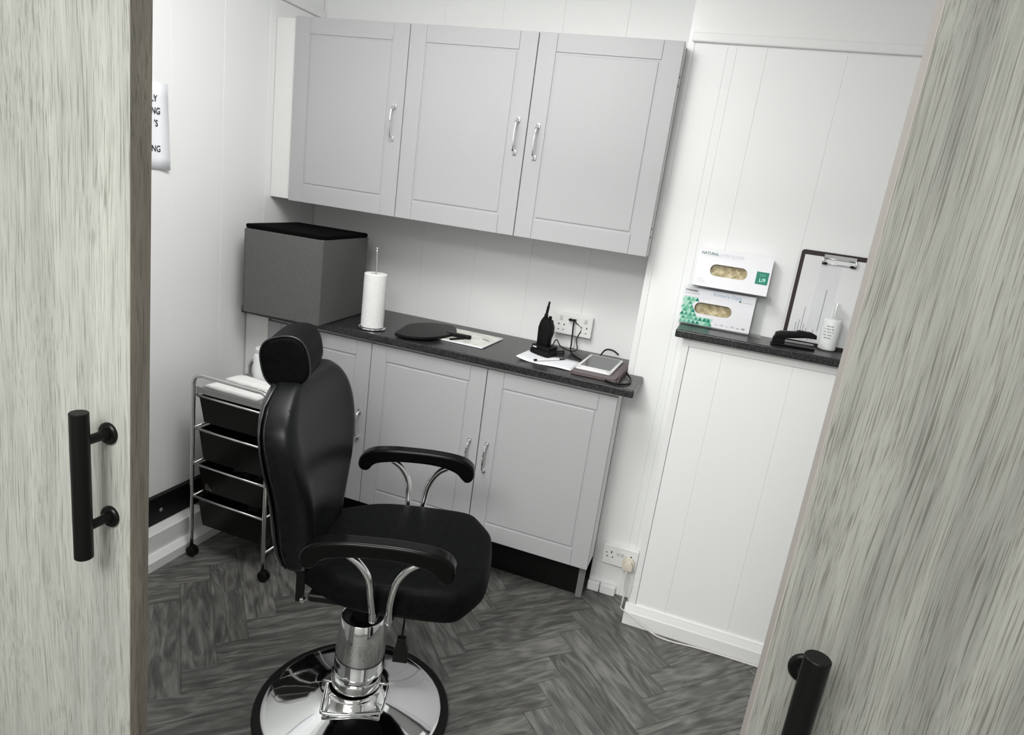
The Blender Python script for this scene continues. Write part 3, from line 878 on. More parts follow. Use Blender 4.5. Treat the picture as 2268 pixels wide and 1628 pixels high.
# things on the trolley
def soft_slab(x0, x1, y0, y1, z0, z1, rz, amp=0.002):
    bm = bmesh.new(); n, m_ = 12, 9; random.seed(int(x0 * 1000)); cx, cy = (x0 + x1) / 2, (y0 + y1) / 2
    Mr = Matrix.Translation((cx, cy, 0)) @ Matrix.Rotation(rz, 4, 'Z') @ Matrix.Translation((-cx, -cy, 0))
    top, bot = [], []
    for j in range(m_):
        rt, rb = [], []
        for i in range(n):
            x = x0 + (x1 - x0) * i / (n - 1); y = y0 + (y1 - y0) * j / (m_ - 1)
            ed = (i in (0, n - 1)) or (j in (0, m_ - 1))
            z = z1 - (0.35 * (z1 - z0) if ed else 0) + random.uniform(-amp, amp)
            rt.append(bm.verts.new(Mr @ Vector((x, y, z)))); rb.append(bm.verts.new(Mr @ Vector((x, y, z0))))
        top.append(rt); bot.append(rb)
    for j in range(m_ - 1):
        for i in range(n - 1):
            bm.faces.new((top[j][i], top[j][i + 1], top[j + 1][i + 1], top[j + 1][i])); bm.faces.new((bot[j][i], bot[j + 1][i], bot[j + 1][i + 1], bot[j][i + 1]))
    for i in range(n - 1):
        bm.faces.new((bot[0][i], bot[0][i + 1], top[0][i + 1], top[0][i])); bm.faces.new((bot[-1][i + 1], bot[-1][i], top[-1][i], top[-1][i + 1]))
    for j in range(m_ - 1):
        bm.faces.new((bot[j + 1][0], bot[j][0], top[j][0], top[j + 1][0])); bm.faces.new((bot[j][-1], bot[j + 1][-1], top[j + 1][-1], top[j][-1]))
    return bm


tag(obj('folded_towel', soft_slab(0.165, 0.405, -0.860, -0.765, 0.7035, 0.722, R(-3)), M['tissue'], smooth=True), 'white folded towel on the trolley, nearer the front rail', 'towel')
tag(obj('folded_towel', soft_slab(0.170, 0.420, -0.758, -0.690, 0.7035, 0.728, R(-3)), M['tissue'], smooth=True), 'white folded towel at the back of the trolley, by the jar', 'towel')
jr = thing('jar', 'white plastic jar at the back of the trolley, by the headrest', 'jar', (0.256, -0.640, 0.7035))
bm = bmesh.new(); lathe(bm, [(0, 0.0), (0.036, 0), (0.040, 0.004), (0.040, 0.100), (0.034, 0.114), (0.030, 0.118), (0, 0.118)], (0.256, -0.640, 0.7035), seg=32)
obj('body', bm, M['bottle'], jr, smooth='auto')
bm = bmesh.new(); lathe(bm, [(0.032, 0.117), (0.034, 0.120), (0.034, 0.134), (0.031, 0.138), (0, 0.138)], (0.256, -0.640, 0.7035), seg=32)
obj('lid', bm, M['bottle'], jr, smooth='auto')

# ------------------------------------------------------------------ on the worktop
sb = thing('storage_box', 'tall grey fabric storage box with black lid on the worktop corner', 'box', (0.252, -0.378, WZ), R(4))
bm = bmesh.new(); W2, D2, H = 0.174, 0.186, 0.343
box(bm, -W2, W2, -D2, D2, 0.0012, H, bev=0.005, seg=2)
obj('body', bm, M['fabric'], sb, local=True)
for sx in (-1, 1):
    for sy in (-1, 1): obj('corner_seam', nb(sx * W2 - 0.0014, sx * W2 + 0.0014, sy * D2 - 0.0014, sy * D2 + 0.0014, 0.006, H - 0.004, bev=0.0006), M['fabric'], sb, local=True)
bm = bmesh.new(); prism(bm, rrect(-W2 - 0.003, W2 + 0.003, -D2 - 0.003, D2 + 0.003, 0.02), H, H + 0.016, bev=0.005)
obj('lid', bm, M['lid'], sb, local=True, smooth='auto')

rl = thing('kitchen_roll', 'white kitchen roll on a chrome stand beside the storage box', 'kitchen roll', (0.590, -0.398, WZ))
bm = bmesh.new()
lathe(bm, [(0, 0.0065), (0.050, 0.0065), (0.052, 0.0045), (0.052, 0.001), (0, 0.001)], seg=48)
tube(bm, [(0.054 * math.cos(a), 0.054 * math.sin(a), 0.005) for a in [2 * PI * k / 32 for k in range(32)]], 0.0035, seg=8, smooth=False, closed=True)
obj('stand_base', bm, M['chrome'], rl, local=True, smooth='auto')
bm = bmesh.new(); tube(bm, [(0, 0, 0.004), (0.0, 0, 0.20), (-0.004, 0, 0.328)], 0.0032, seg=10); lathe(bm, [(0, 0.334), (0.0035, 0.332), (0.0045, 0.328), (0.003, 0.323)], (-0.004, 0, 0), seg=12)
obj('rod', bm, M['chrome'], rl, local=True, smooth=True)
bm = bmesh.new(); lathe(bm, [(0.019, 0.010), (0.044, 0.009), (0.0462, 0.012), (0.0466, 0.05), (0.0462, 0.12), (0.0466, 0.2), (0.0462, 0.226), (0.044, 0.2285), (0.019, 0.2285), (0.019, 0.010)], seg=64)
obj('paper_roll', bm, M['tissue'], rl, local=True, smooth='auto')

# magazine, its stapled leaflets, and a hand mirror on top
mg = thing('magazine', 'pale glossy magazine under the black hand mirror', 'magazine', (0.950, -0.235, WZ), R(-1))
bm = nb(-0.115, 0.118, -0.116, 0.122, 0.0008, 0.0058, bev=0.0015); obj('pages', bm, M['paper'], mg, local=True)
bm = nb(-0.112, 0.114, -0.112, 0.118, 0.0058, 0.0068); obj('cover', bm, M['mag'], mg, local=True)
bm = nb(0.05, 0.085, 0.04, 0.048, 0.0068, 0.0072, Mx=Matrix.Rotation(R(-20), 4, 'Z')); obj('cover_print', bm, M['ink'], mg, local=True)
hm = thing('hand_mirror', 'black square salon hand mirror lying face down', 'mirror', (0.80, -0.29, WZ))
bm = bmesh.new()
pl = [(0.722, -0.440), (0.703, -0.345), (0.690, -0.262), (0.716, -0.190), (0.752, -0.150), (0.795, -0.130), (0.838, -0.128), (0.868, -0.165), (0.894, -0.225), (0.897, -0.290), (0.888, -0.345), (0.866, -0.410), (0.838, -0.440), (0.800, -0.462), (0.757, -0.470), (0.730, -0.458)]
pl = [(v.x - 0.80, v.y + 0.29) for v in smooth_path([(x, y, 0) for x, y in pl] + [(pl[0][0], pl[0][1], 0)], 3)][:-1]
prism(bm, pl, 0.007, 0.019, bev=0.0025)
obj('mirror_back', bm, M['black'], hm, local=True)
bm = bmesh.new(); prism(bm, rrect(0.070, 0.178, -0.014, 0.014, 0.012), 0.0075, 0.0215, Matrix.Translation((0, 0.020, 0)) @ Matrix.Rotation(R(3), 4, 'Z'), bev=0.003)
obj('grip', bm, M['black'], hm, local=True, smooth='auto')
pn = thing('pen', 'black pen sticking out from under the mirror handle', 'pen', (0.933, -0.318, WZ + 0.0068), R(60))
bm = bmesh.new(); tube(bm, [(-0.028, 0, 0.0045), (0.045, 0, 0.0045)], 0.0042, seg=10, smooth=False); obj('barrel', bm, M['black'], pn, local=True)

# radio in its charger
rd = thing('walkie_talkie', 'black walkie-talkie standing in its charger', 'radio', (1.283, -0.232, WZ + 0.05), R(-20))
bm = bmesh.new()
Mx = Matrix.Rotation(R(90), 4, 'X')
prism(bm, [(-0.026, -0.030), (0.024, -0.030), (0.025, 0.02), (0.032, 0.045), (0.031, 0.070), (0.022, 0.088), (0.020, 0.096), (-0.014, 0.104), (-0.024, 0.085), (-0.030, 0.06)], -0.016, 0.016, Mx, bev=0.004)
obj('body', bm, M['black'], rd, local=True, smooth='auto')
bm = bmesh.new(); tube(bm, [(-0.010, 0, 0.10), (-0.006, 0, 0.135), (-0.002, 0, 0.168)], 0.005, seg=10, rs=[0.008, 0.0055, 0.004]); obj('antenna', bm, M['black'], rd, local=True, smooth=True)
bm = bmesh.new(); lathe(bm, [(0.007, 0.095), (0.007, 0.110), (0.005, 0.112), (0, 0.112)], (0.012, 0, 0), seg=14); obj('volume_knob', bm, M['black'], rd, local=True, smooth='auto')
bm = nb(-0.015, 0.015, -0.0175, -0.0155, 0.01, 0.045, bev=0.001)
for k in range(5): box(bm, -0.012, 0.012, -0.0185, -0.017, 0.014 + k * 0.006, 0.017 + k * 0.006)
obj('speaker_grille', bm, M['rubber'], rd, local=True)
cg = thing('charging_dock', 'black charging dock under the walkie-talkie', 'charger', (1.287, -0.236, WZ), R(-20))
bm = bmesh.new(); prism(bm, rrect(-0.048, 0.048, -0.036, 0.040, 0.014), 0.0008, 0.026, bev=0.004)
prism(bm, rrect(-0.043, 0.043, -0.030, -0.0175, 0.006), 0.024, 0.042, bev=0.003); prism(bm, rrect(-0.043, 0.043, 0.0175, 0.036, 0.006), 0.024, 0.042, bev=0.003)
box(bm, -0.043, -0.034, -0.02, 0.02, 0.024, 0.042, bev=0.002); box(bm, 0.034, 0.043, -0.02, 0.02, 0.024, 0.042, bev=0.002)
obj('dock_body', bm, M['black'], cg, local=True, smooth='auto')
obj('status_label', nb(-0.034, -0.016, -0.0312, -0.0303, 0.030, 0.036), M['ink_pale'], cg, local=True)
bm = bmesh.new()
tube(bm, [(1.310, -0.200, WZ + 0.035), (1.318, -0.175, WZ + 0.060), (1.335, -0.15, WZ + 0.030), (1.372, -0.12, WZ + 0.012), (1.385, -0.06, WZ + 0.012), (1.372, -0.04, WZ + 0.05), (1.384, -0.032, WZ + 0.095), (1.358, -0.034, WZ + 0.118), (1.347, -0.030, 1.080), (1.344, -0.026, 1.079)], 0.0022, seg=8)
tag(obj('charger_lead', bm, M['black']), 'thin black lead looping from the charging dock to the wall socket', 'cable')
bm = bmesh.new()
tube(bm, [(1.325, -0.205, WZ + 0.020), (1.335, -0.175, WZ + 0.004), (1.350, -0.165, WZ + 0.004), (1.352, -0.14, WZ + 0.004), (1.338, -0.12, WZ + 0.004), (1.322, -0.135, WZ + 0.004), (1.325, -0.165, WZ + 0.008), (1.345, -0.125, WZ + 0.008), (1.332, -0.09, WZ + 0.004)], 0.0022, seg=8)
tag(obj('spare_lead', bm, M['black']), 'coil of thin black lead lying behind the charging dock', 'cable')

# socket outlets
def socket(name, label, x0, x1, z0, z1, y, kind):
    t = thing(name, label, 'socket', ((x0 + x1) / 2, y, (z0 + z1) / 2))
    d = 0.034 if kind == 'usb' else 0.026
    if kind == 'usb': obj('back_box', nb(x0 + 0.002, x1 - 0.002, y - d + 0.010, y, z0 + 0.002, z1 - 0.002, bev=0.003), M['plastic'], t)
    else: obj('back_box', nb(x0 + 0.002, x1 - 0.002, y - d + 0.010, y, z0 + 0.002, z1 - 0.002, bev=0.003), M['plastic'], t)
    obj('faceplate', nb(x0, x1, y - d, y - d + 0.0095, z0, z1, bev=0.0025, seg=2), M['plastic'], t)
    yf = y - d
    w = x1 - x0; cxs = (x0 + w * 0.22, x1 - w * 0.22) if kind != 'usb' else (x0 + w * 0.20, x1 - w * 0.20)
    zc = (z0 + z1) / 2
    for i, cx in enumerate(cxs):
        bm = bmesh.new()
        if kind == 'usb':
            hz = zc - 0.004
            box(bm, cx - 0.002 + 0.012, cx + 0.002 + 0.012, yf - 0.0006, yf + 0.001, hz - 0.004, hz + 0.004)
            lathe(bm, [(0, 0.0008), (0.0032, 0.0008), (0.0032, 0)], seg=12, Mx=Matrix.Translation((cx - 0.012, yf, hz)) @ Matrix.Rotation(PI / 2, 4, 'X'))
            for s in (-1, 1): box(bm, cx + s * 0.011 - 0.0032, cx + s * 0.011 + 0.0032, yf - 0.0005, yf + 0.001, hz - 0.024, hz - 0.021)
        else:
            hz = zc + 0.004
            box(bm, cx - 0.0022 + 0.004, cx + 0.0022 + 0.004, yf - 0.0006, yf + 0.001, hz + 0.004, hz + 0.014)
            for s in (-1, 1): box(bm, cx + s * 0.011 - 0.0032, cx + s * 0.011 + 0.0032, yf - 0.0006, yf + 0.001, hz - 0.014, hz - 0.010)
            lathe(bm, [(0, 0.0008), (0.0026, 0.0008), (0.0026, 0)], seg=12, Mx=Matrix.Translation((cx - 0.016, yf, hz + 0.004)) @ Matrix.Rotation(PI / 2, 4, 'X'))
        obj('pin_hole', bm, M['hole'] , t)
    for s in (-1, 1):
        if kind == 'usb': sx = cxs[0] - 0.004 if s < 0 else cxs[1] + 0.004; sz = z1 - 0.022; ww, hh = 0.006, 0.009
        else: sx = (x0 + x1) / 2 + s * 0.0085; sz = zc + 0.012; ww, hh = 0.0065, 0.008
        obj('rocker_switch', nb(sx - ww, sx + ww, yf - 0.0025, yf + 0.001, sz - hh, sz + hh, bev=0.001), M['switch'], t)
    return t


s1_ = socket('wall_socket', 'white double socket with two switches on the wall above the worktop', 1.262, 1.428, 1.009, 1.099, -0.0, 'usb')
obj('usb_port', nb(1.330, 1.356, -0.0355, -0.033, 1.068, 1.082, bev=0.001), M['switch'], s1_)
socket('wall_socket', 'low white double socket on the pier near the floor', 1.673, 1.818, 0.142, 0.229, -0.243, 'std')
bm = nb(1.328, 1.340, -0.056, -0.0355, 1.074, 1.082, bev=0.001); box(bm, 1.344, 1.358, -0.056, -0.0355, 1.074, 1.082, bev=0.001)
tag(obj('usb_plug', bm, M['black']), 'pair of black USB plugs in the socket above the worktop', 'plug')
bm = bmesh.new(); tube(bm, [(1.352, -0.054, 1.078), (1.353, -0.062, 1.070), (1.356, -0.064, 1.02), (1.360, -0.075, WZ + 0.04), (1.372, -0.11, WZ + 0.006), (1.42, -0.18, WZ + 0.004), (1.440, -0.20, WZ + 0.004), (1.446, -0.232, WZ + 0.004)], 0.0030, seg=8)
tag(obj('usb_cable', bm, M['black']), 'black cable hanging straight down from the USB plugs to the tablet', 'cable')
struct('trim_5', nb(1.349, 1.358, -0.006, -0.0005, WZ + 0.0005, 1.0095, bev=0.001), M['gloss_white'], label='narrow white cable strip below the upper socket')

# paper slip with pen
bm = bmesh.new(); nx, ny = 14, 6
grid = []
for j in range(ny):
    row = []
    for i in range(nx):
        u, v = i / (nx - 1), j / (ny - 1)
        x = 1.222 + u * 0.222 + (0.004 * v); y = -0.395 + v * 0.165 + u * -0.004
        z = WZ + 0.0012 + 0.010 * max(0, 1 - u * 4.0) ** 2 * (1 - 0.5 * v) + 0.0012 * math.sin(u * 9 + 1) * (1 - v * 0.4) + 0.0012
        row.append(bm.verts.new((x, y, z)))
    grid.append(row)
for j in range(ny - 1):
    for i in range(nx - 1): bm.faces.new((grid[j][i], grid[j][i + 1], grid[j + 1][i + 1], grid[j + 1][i]))
o = tag(obj('paper_sheet', bm, M['paper'], smooth=True), 'white paper sheet in front of the charging dock, under a pen', 'paper')
md = o.modifiers.new('s', 'SOLIDIFY'); md.thickness = 0.0006; md.offset = 1
pn = thing('pen', 'white ballpoint pen with black ends on the paper sheet', 'pen', (1.300, -0.370, WZ + 0.0045), math.atan2(0.12, 0.095))
bm = bmesh.new(); tube(bm, [(0.0, 0, 0.004), (0.108, 0, 0.004)], 0.0038, seg=12, smooth=False); obj('barrel', bm, M['plastic'], pn, local=True, smooth='auto')
bm = bmesh.new(); tube(bm, [(-0.012, 0, 0.004), (0.0, 0, 0.004)], 0.0041, seg=12, smooth=False); obj('cap', bm, M['black'], pn, local=True, smooth='auto')
bm = bmesh.new(); tube(bm, [(0.108, 0, 0.004), (0.128, 0, 0.004), (0.145, 0, 0.003)], 0.003, rs=[0.0038, 0.0028, 0.0008], seg=10)
obj('tip', bm, M['black'], pn, local=True, smooth='auto')

# tablet on its folio
fo = thing('tablet_folio', 'brown leather folio case lying under the white tablet', 'case', (1.53, -0.26, WZ), R(0))
bm = bmesh.new(); prism(bm, rrect(1.450, 1.628, -0.432, -0.118, 0.012), WZ + 0.0010, WZ + 0.006, bev=0.0015); obj('lower_cover', bm, M['folio'], fo)
bm = bmesh.new(); prism(bm, rrect(1.452, 1.622, -0.425, -0.125, 0.012), WZ + 0.0065, WZ + 0.0125, bev=0.0015); obj('inner_cover', bm, M['folio2'], fo)
bm = bmesh.new()
prism(bm, [(-0.425, 0.0), (-0.120, 0.0), (-0.120, 0.020), (-0.16, 0.024), (-0.39, 0.022), (-0.425, 0.016)], 1.6285, 1.6325, Matrix(((0, 0, 1, 0), (1, 0, 0, 0), (0, 1, 0, WZ + 0.001), (0, 0, 0, 1))))
obj('spine', bm, M['folio'], fo)
tb = thing('tablet', 'white tablet with dark screen on the brown folio', 'tablet', (1.53, -0.26, WZ + 0.013), R(-1))
bm = bmesh.new(); prism(bm, rrect(-0.071, 0.067, -0.133, 0.125, 0.012), 0.0005, 0.0085, bev=0.002); obj('body', bm, M['plastic'], tb, local=True, smooth='auto')
obj('screen', nb(-0.060, 0.057, -0.093, 0.113, 0.0085, 0.0091), M['screen'], tb, local=True)
for sx in (-0.060, 0.056):
    bm = bmesh.new(); tube(bm, [(sx + 0.009 * math.cos(a), -0.121 + 0.009 * math.sin(a), 0.0088) for a in [2 * PI * k / 20 for k in range(20)]], 0.0008, seg=5, smooth=False, closed=True)
    obj('corner_ring', bm, M['ink_grey'], tb, local=True)
bm = bmesh.new(); tube(bm, [(1.500, -0.13, WZ + 0.004), (1.492, -0.070, WZ + 0.012), (1.505, -0.035, WZ + 0.030), (1.535, -0.030, WZ + 0.030), (1.56, -0.035, WZ + 0.018)], 0.0034, seg=8)
tag(obj('black_cable', bm, M['black']), 'short arc of black cable standing up behind the tablet', 'cable')
bm = bmesh.new(); tube(bm, [(1.585, -0.438, WZ + 0.0045), (1.630, -0.455, WZ + 0.0045), (1.665, -0.420, WZ + 0.0045), (1.668, -0.360, WZ + 0.006), (1.650, -0.315, WZ + 0.010), (1.638, -0.290, WZ + 0.014)], 0.0036, seg=8)
tag(obj('black_cable', bm, M['black']), 'loop of black cable round the right side of the folio', 'cable')

# ------------------------------------------------------------------ on the ledge top at right
def glove_box(name, label, x0, w, h, d, ybot, z0, tilt, kind):
    t = bpy.data.objects.new(name, None); C.objects.link(t)
    Mw = Matrix.Translation((x0, ybot, z0)) @ Matrix.Rotation(R(-tilt), 4, 'X')
    t.matrix_world = Mw; t.location = (x0, ybot, z0); t.rotation_euler = (R(-tilt), 0, 0); WM[t.name] = Mw
    tag(t, label, 'glove box')
    # carton as a tube with an oval opening in the front face
    ox0, ox1, oz0, oz1 = ((0.049, 0.176, 0.042, 0.083) if kind == 'top' else (0.048, 0.178, 0.041, 0.082))
    t2 = bmesh.new()
    oval = rrect(ox0, ox1, oz0, oz1, (oz1 - oz0) / 2 - 0.0005, 6)
    n = len(oval)
    ov = [t2.verts.new((x, 0, z)) for x, z in oval]
    outer = []
    rr = (oz1 - oz0) / 2 - 0.0005
    for q in range(4):      # the face rectangle, corner by corner, matching the arcs of the opening
        sxp, szp = (w, 0)[q in (1, 2)], (h, 0)[q in (2, 3)]
        xa = ox1 - rr if q in (0, 3) else ox0 + rr; za = oz1 - rr if q in (0, 1) else oz0 + rr
        for k in range(7):
            f = k / 6
            if q in (0, 2): p_ = (sxp, za + (szp - za) * min(1, 2 * f)) if f <= 0.5 else (sxp + (xa - sxp) * (2 * f - 1), szp)
            else: p_ = (xa + (sxp - xa) * min(1, 2 * f), szp) if f <= 0.5 else (sxp, szp + (za - szp) * (2 * f - 1))
            outer.append(p_)
    uo = [t2.verts.new((x, 0, z)) for x, z in outer]
    for i in range(n): t2.faces.new((ov[i], ov[(i + 1) % n], uo[(i + 1) % n], uo[i]))
    # rim into the box
    iv = [t2.verts.new((x, 0.006, z)) for x, z in oval]
    for i in range(n): t2.faces.new((ov[i], iv[i], iv[(i + 1) % n], ov[(i + 1) % n]))
    # other five walls
    box(t2, 0, 0.0012, 0.0002, d, 0, h); box(t2, w - 0.0012, w, 0.0002, d, 0, h); box(t2, 0.0012, w - 0.0012, 0.0002, d, 0, 0.0012)
    box(t2, 0.0012, w - 0.0012, 0.0002, d, h - 0.0012, h); box(t2, 0.0012, w - 0.0012, d - 0.0012, d, 0.0012, h - 0.0012)
    obj('carton', t2, M['card'], t, local=True)
    # crumpled gloves seen through the opening
    g = bmesh.new(); random.seed(7 if kind == 'top' else 11); nx_, nz_ = 16, 8; G = []
    for j in range(nz_):
        row = []
        for i in range(nx_):
            x = ox0 - 0.01 + (ox1 - ox0 + 0.02) * i / (nx_ - 1); z = oz0 - 0.008 + (oz1 - oz0 + 0.016) * j / (nz_ - 1)
            row.append(g.verts.new((x, 0.009 + 0.010 * abs(math.sin(i * 0.9 + j * 0.7)) + random.uniform(0, 0.009), z)))
        G.append(row)
    for j in range(nz_ - 1):
        for i in range(nx_ - 1): g.faces.new((G[j][i], G[j][i + 1], G[j + 1][i + 1], G[j + 1][i]))
    obj('gloves', g, M['latex'], t, local=True, smooth=True)
    return t, Mw


def on_face(Mw, x, z, dy=-0.0004): return Mw @ Matrix.Translation((x, dy, z)) @ Matrix.Rotation(PI / 2, 4, 'X')


gb, Mw = glove_box('glove_box', 'white latex glove box with green L/9 square, upper of the two', 1.814, 0.253, 0.132, 0.030, -0.304, 1.3345, 8, 'top')
text('lettering', 'NATURAL', 0.0140, on_face(Mw, 0.009, 0.113), M['ink_dark'], gb, 0.95, 0.0003)
text('lettering', 'LATEX GLOVES', 0.0138, on_face(Mw, 0.073, 0.113), M['ink_pale'], gb, 0.86)
obj('small_print', nb(0.008, 0.14, -0.0006, 0.0, 0.1088, 0.1093), M['ink_pale'], gb, local=True)
for k in range(3): obj('small_print', nb(0.012, 0.044 - 0.006 * k, -0.0006, 0.0, 0.012 + k * 0.007, 0.0134 + k * 0.007), M['ink_pale'], gb, local=True)
sq = obj('size_square', nb(0.206, 0.247, -0.0007, 0.0, 0.038, 0.081), M['green'], gb, local=True)
text('lettering', 'SIZE', 0.0115, on_face(Mw, 0.2155, 0.066, -0.0009), M['green2'], gb)
text('lettering', 'L/9', 0.0175, on_face(Mw, 0.2175, 0.047, -0.0009), M['mint_text'], gb, 0.95, 0.0004)

gb2, Mw = glove_box('glove_box', 'white glove box with green triangle pattern, lower of the two', 1.788, 0.250, 0.131, 0.036, -0.290, SZ + 0.0045, 0, 'low')
text('lettering', 'SYNGUARD', 0.0085, on_face(Mw, 0.006, 0.117), M['ink'], gb2, 1.0, 0.0003)
gb2.children[-1]['label'] = 'small black maker name'
text('lettering', 'LATEX GLOVES', 0.0075, on_face(Mw, 0.006, 0.107), M['ink_grey'], gb2)
obj('small_print', nb(0.006, 0.10, -0.0006, 0.0, 0.0998, 0.1003), M['ink_pale'], gb2, local=True)
text('lettering', 'Kimberly-Clark', 0.0165, on_face(Mw, 0.105, 0.1125), M['ink_blue'], gb2, 0.95)
obj('small_print', nb(0.196, 0.202, -0.0006, 0.0, 0.104, 0.111), M['ink_dark'], gb2, local=True)
obj('small_print', nb(0.204, 0.242, -0.0006, 0.0, 0.1045, 0.1062), M['ink_pale'], gb2, local=True)
for i in range(6): obj('small_icon', nb(0.130 + i * 0.0185, 0.141 + i * 0.0185, -0.0006, 0.0, 0.010, 0.0125 + (i % 2) * 0.003), M['ink_pale'] if i < 4 else M['ink_grey'], gb2, local=True)
# triangle mosaic print, kept clear of the opening
tri = {0: bmesh.new(), 1: bmesh.new(), 2: bmesh.new(), 3: bmesh.new()}
random.seed(3); sx, sz = 0.0150, 0.0137


def in_oval(x, z, x0=0.0468, x1=0.1792, z0=0.0398, z1=0.0832):
    r = (z1 - z0) / 2; xc = min(max(x, x0 + r), x1 - r); return (x - xc) ** 2 + (z - (z0 + r)) ** 2 < r * r


for r_ in range(7):
    for c_ in range(18):
        x0 = 0.0008 + c_ * sx / 2; z0_ = 0.0012 + r_ * sz; up = (c_ + r_) % 2 == 0
        pts = [(x0, z0_), (x0 + sx, z0_), (x0 + sx / 2, z0_ + sz)] if up else [(x0, z0_ + sz), (x0 + sx, z0_ + sz), (x0 + sx / 2, z0_)]
        if x0 + sx > (0.128 if r_ < 2 else 0.118 if r_ < 3 else 0.064): continue
        if any(in_oval(px * (1 - f) + pts[(n_ + 1) % 3][0] * f, pz * (1 - f) + pts[(n_ + 1) % 3][1] * f) for n_, (px, pz) in enumerate(pts) for f in (0, 0.33, 0.66)): continue
        k = random.choice((0, 1, 2, 3)) if up else random.choice((1, 2, 2))
        t = tri[k]; t.faces.new([t.verts.new((px, -0.0005 - k * 0.00005, pz)) for px, pz in pts])
for k, mk in ((0, 'green'), (1, 'green2'), (2, 'green3'), (3, 'green4')):
    o = obj('triangle_print', tri[k], M[mk], gb2, local=True); o['kind'] = 'stuff'
# clear acrylic two-tier holder
hl_ = thing('acrylic_holder', 'clear acrylic two-tier holder under the glove boxes', 'holder', (1.92, -0.26, SZ))
bm = nb(1.795, 2.080, -0.312, -0.2445, SZ + 0.0008, SZ + 0.0038, bev=0.0008); box(bm, 1.800, 2.078, -0.2475, -0.2445, SZ + 0.004, 1.327, bev=0.0005)
box(bm, 1.800, 2.085, -0.322, -0.2445, 1.3275, 1.3320, bev=0.0008)
obj('holder_body', bm, M['acrylic'], hl_)

# clipboard leaning on the wall
cb = bpy.data.objects.new('clipboard', None); C.objects.link(cb)
tl = 2.2
Mw = Matrix.Translation((2.150, -0.2625, SZ - 0.001)) @ Matrix.Rotation(R(-tl), 4, 'X')
cb.location = Mw.to_translation(); cb.rotation_euler = (R(-tl), 0, 0); WM[cb.name] = Mw
tag(cb, 'dark clipboard with clear-sleeved papers leaning on the right wall', 'clipboard')
bm = bmesh.new(); prism(bm, rrect(0.0, 0.232, 0.0, 0.325, 0.010), 0.0, 0.004, Matrix.Rotation(PI / 2, 4, 'X') @ Matrix.Translation((0, 0, -0.004))); obj('board', bm, M['board'], cb, local=True)
bm = nb(0.0125, 0.218, -0.003, -0.0005, 0.012, 0.309); obj('paper_stack', bm, M['sheet_sleeve'], cb, local=True)
bm = bmesh.new()
for k in range(13): box(bm, 0.072 + k * 0.0052, 0.0730 + k * 0.0052, -0.0034, -0.003, 0.02 + 0.02 * (k % 3), 0.285)
obj('ruled_lines', bm, M['ink_pale'], cb, local=True)
bm = bmesh.new(); random.seed(5)
for k, (lx, l0, l1) in enumerate(((0.034, 0.030, 0.075), (0.043, 0.022, 0.085), (0.052, 0.025, 0.130), (0.060, 0.022, 0.072), (0.070, 0.028, 0.060), (0.082, 0.018, 0.050), (0.094, 0.022, 0.058), (0.106, 0.055, 0.200))):
    box(bm, lx, lx + 0.0022, -0.0036, -0.003, l0, l1)
obj('sideways_writing', bm, M['ink_grey'], cb, local=True)
bm = nb(0.072, 0.176, -0.009, 0.0, 0.304, 0.318, bev=0.002)
tube(bm, [(0.074, -0.008, 0.308), (0.072, -0.012, 0.298), (0.074, -0.010, 0.290), (0.084, -0.008, 0.288)], 0.003, seg=8)
tube(bm, [(0.174, -0.008, 0.308), (0.176, -0.012, 0.298), (0.174, -0.010, 0.290), (0.164, -0.008, 0.288)], 0.003, seg=8)
tube(bm, [(0.080, -0.008, 0.288), (0.168, -0.008, 0.288)], 0.0016, seg=8, smooth=False)
obj('clip', bm, M['chrome'], cb, local=True)
obj('clip_tip', nb(0.070, 0.086, -0.0125, -0.004, 0.284, 0.292, bev=0.002), M['black'], cb, local=True)
obj('clip_tip', nb(0.160, 0.178, -0.0125, -0.004, 0.284, 0.292, bev=0.002), M['black'], cb, local=True)

# spray bottle
sp = thing('spray_bottle', 'white pump bottle with silver neck in front of the clipboard', 'bottle', (2.296, -0.296, SZ))
bm = bmesh.new(); lathe(bm, [(0, 0.001), (0.024, 0.001), (0.0285, 0.005), (0.0285, 0.100), (0.0275, 0.106), (0.024, 0.108), (0, 0.108)], seg=40)
obj('body', bm, M['bottle'], sp, local=True, smooth='auto')
bm = bmesh.new(); lathe(bm, [(0.009, 0.108), (0.009, 0.112), (0.0068, 0.114), (0.0068, 0.160), (0.0055, 0.163), (0, 0.163)], seg=20)
obj('pump_neck', bm, M['chrome'], sp, local=True, smooth='auto')
bm = bmesh.new(); lathe(bm, [(0.014, 0.108), (0.014, 0.158), (0.0125, 0.161), (0, 0.161)], seg=24)
obj('clear_cap', bm, M['clear'], sp, local=True, smooth='auto')
bm = bmesh.new()
for k, (wd, mk) in enumerate(((0.8, 0), (1.0, 0), (1.05, 0), (1.0, 0), (0.7, 0))):
    z = 0.085 - k * 0.010
    for a in range(9):
        if (a * 7 + k * 3) % 5 == 0: continue
        th = -PI / 2 - 0.35 + (a - 4) * 0.12 * wd
        box(bm, -0.0014, 0.0014, -0.0006, 0.0004, -0.0018, 0.0018, Mx=Matrix.Translation((0.0285 * math.cos(th), 0.0285 * math.sin(th), z)) @ Matrix.Rotation(th + PI / 2, 4, 'Z'))
obj('label_print', bm, M['ink_grey'], sp, local=True)

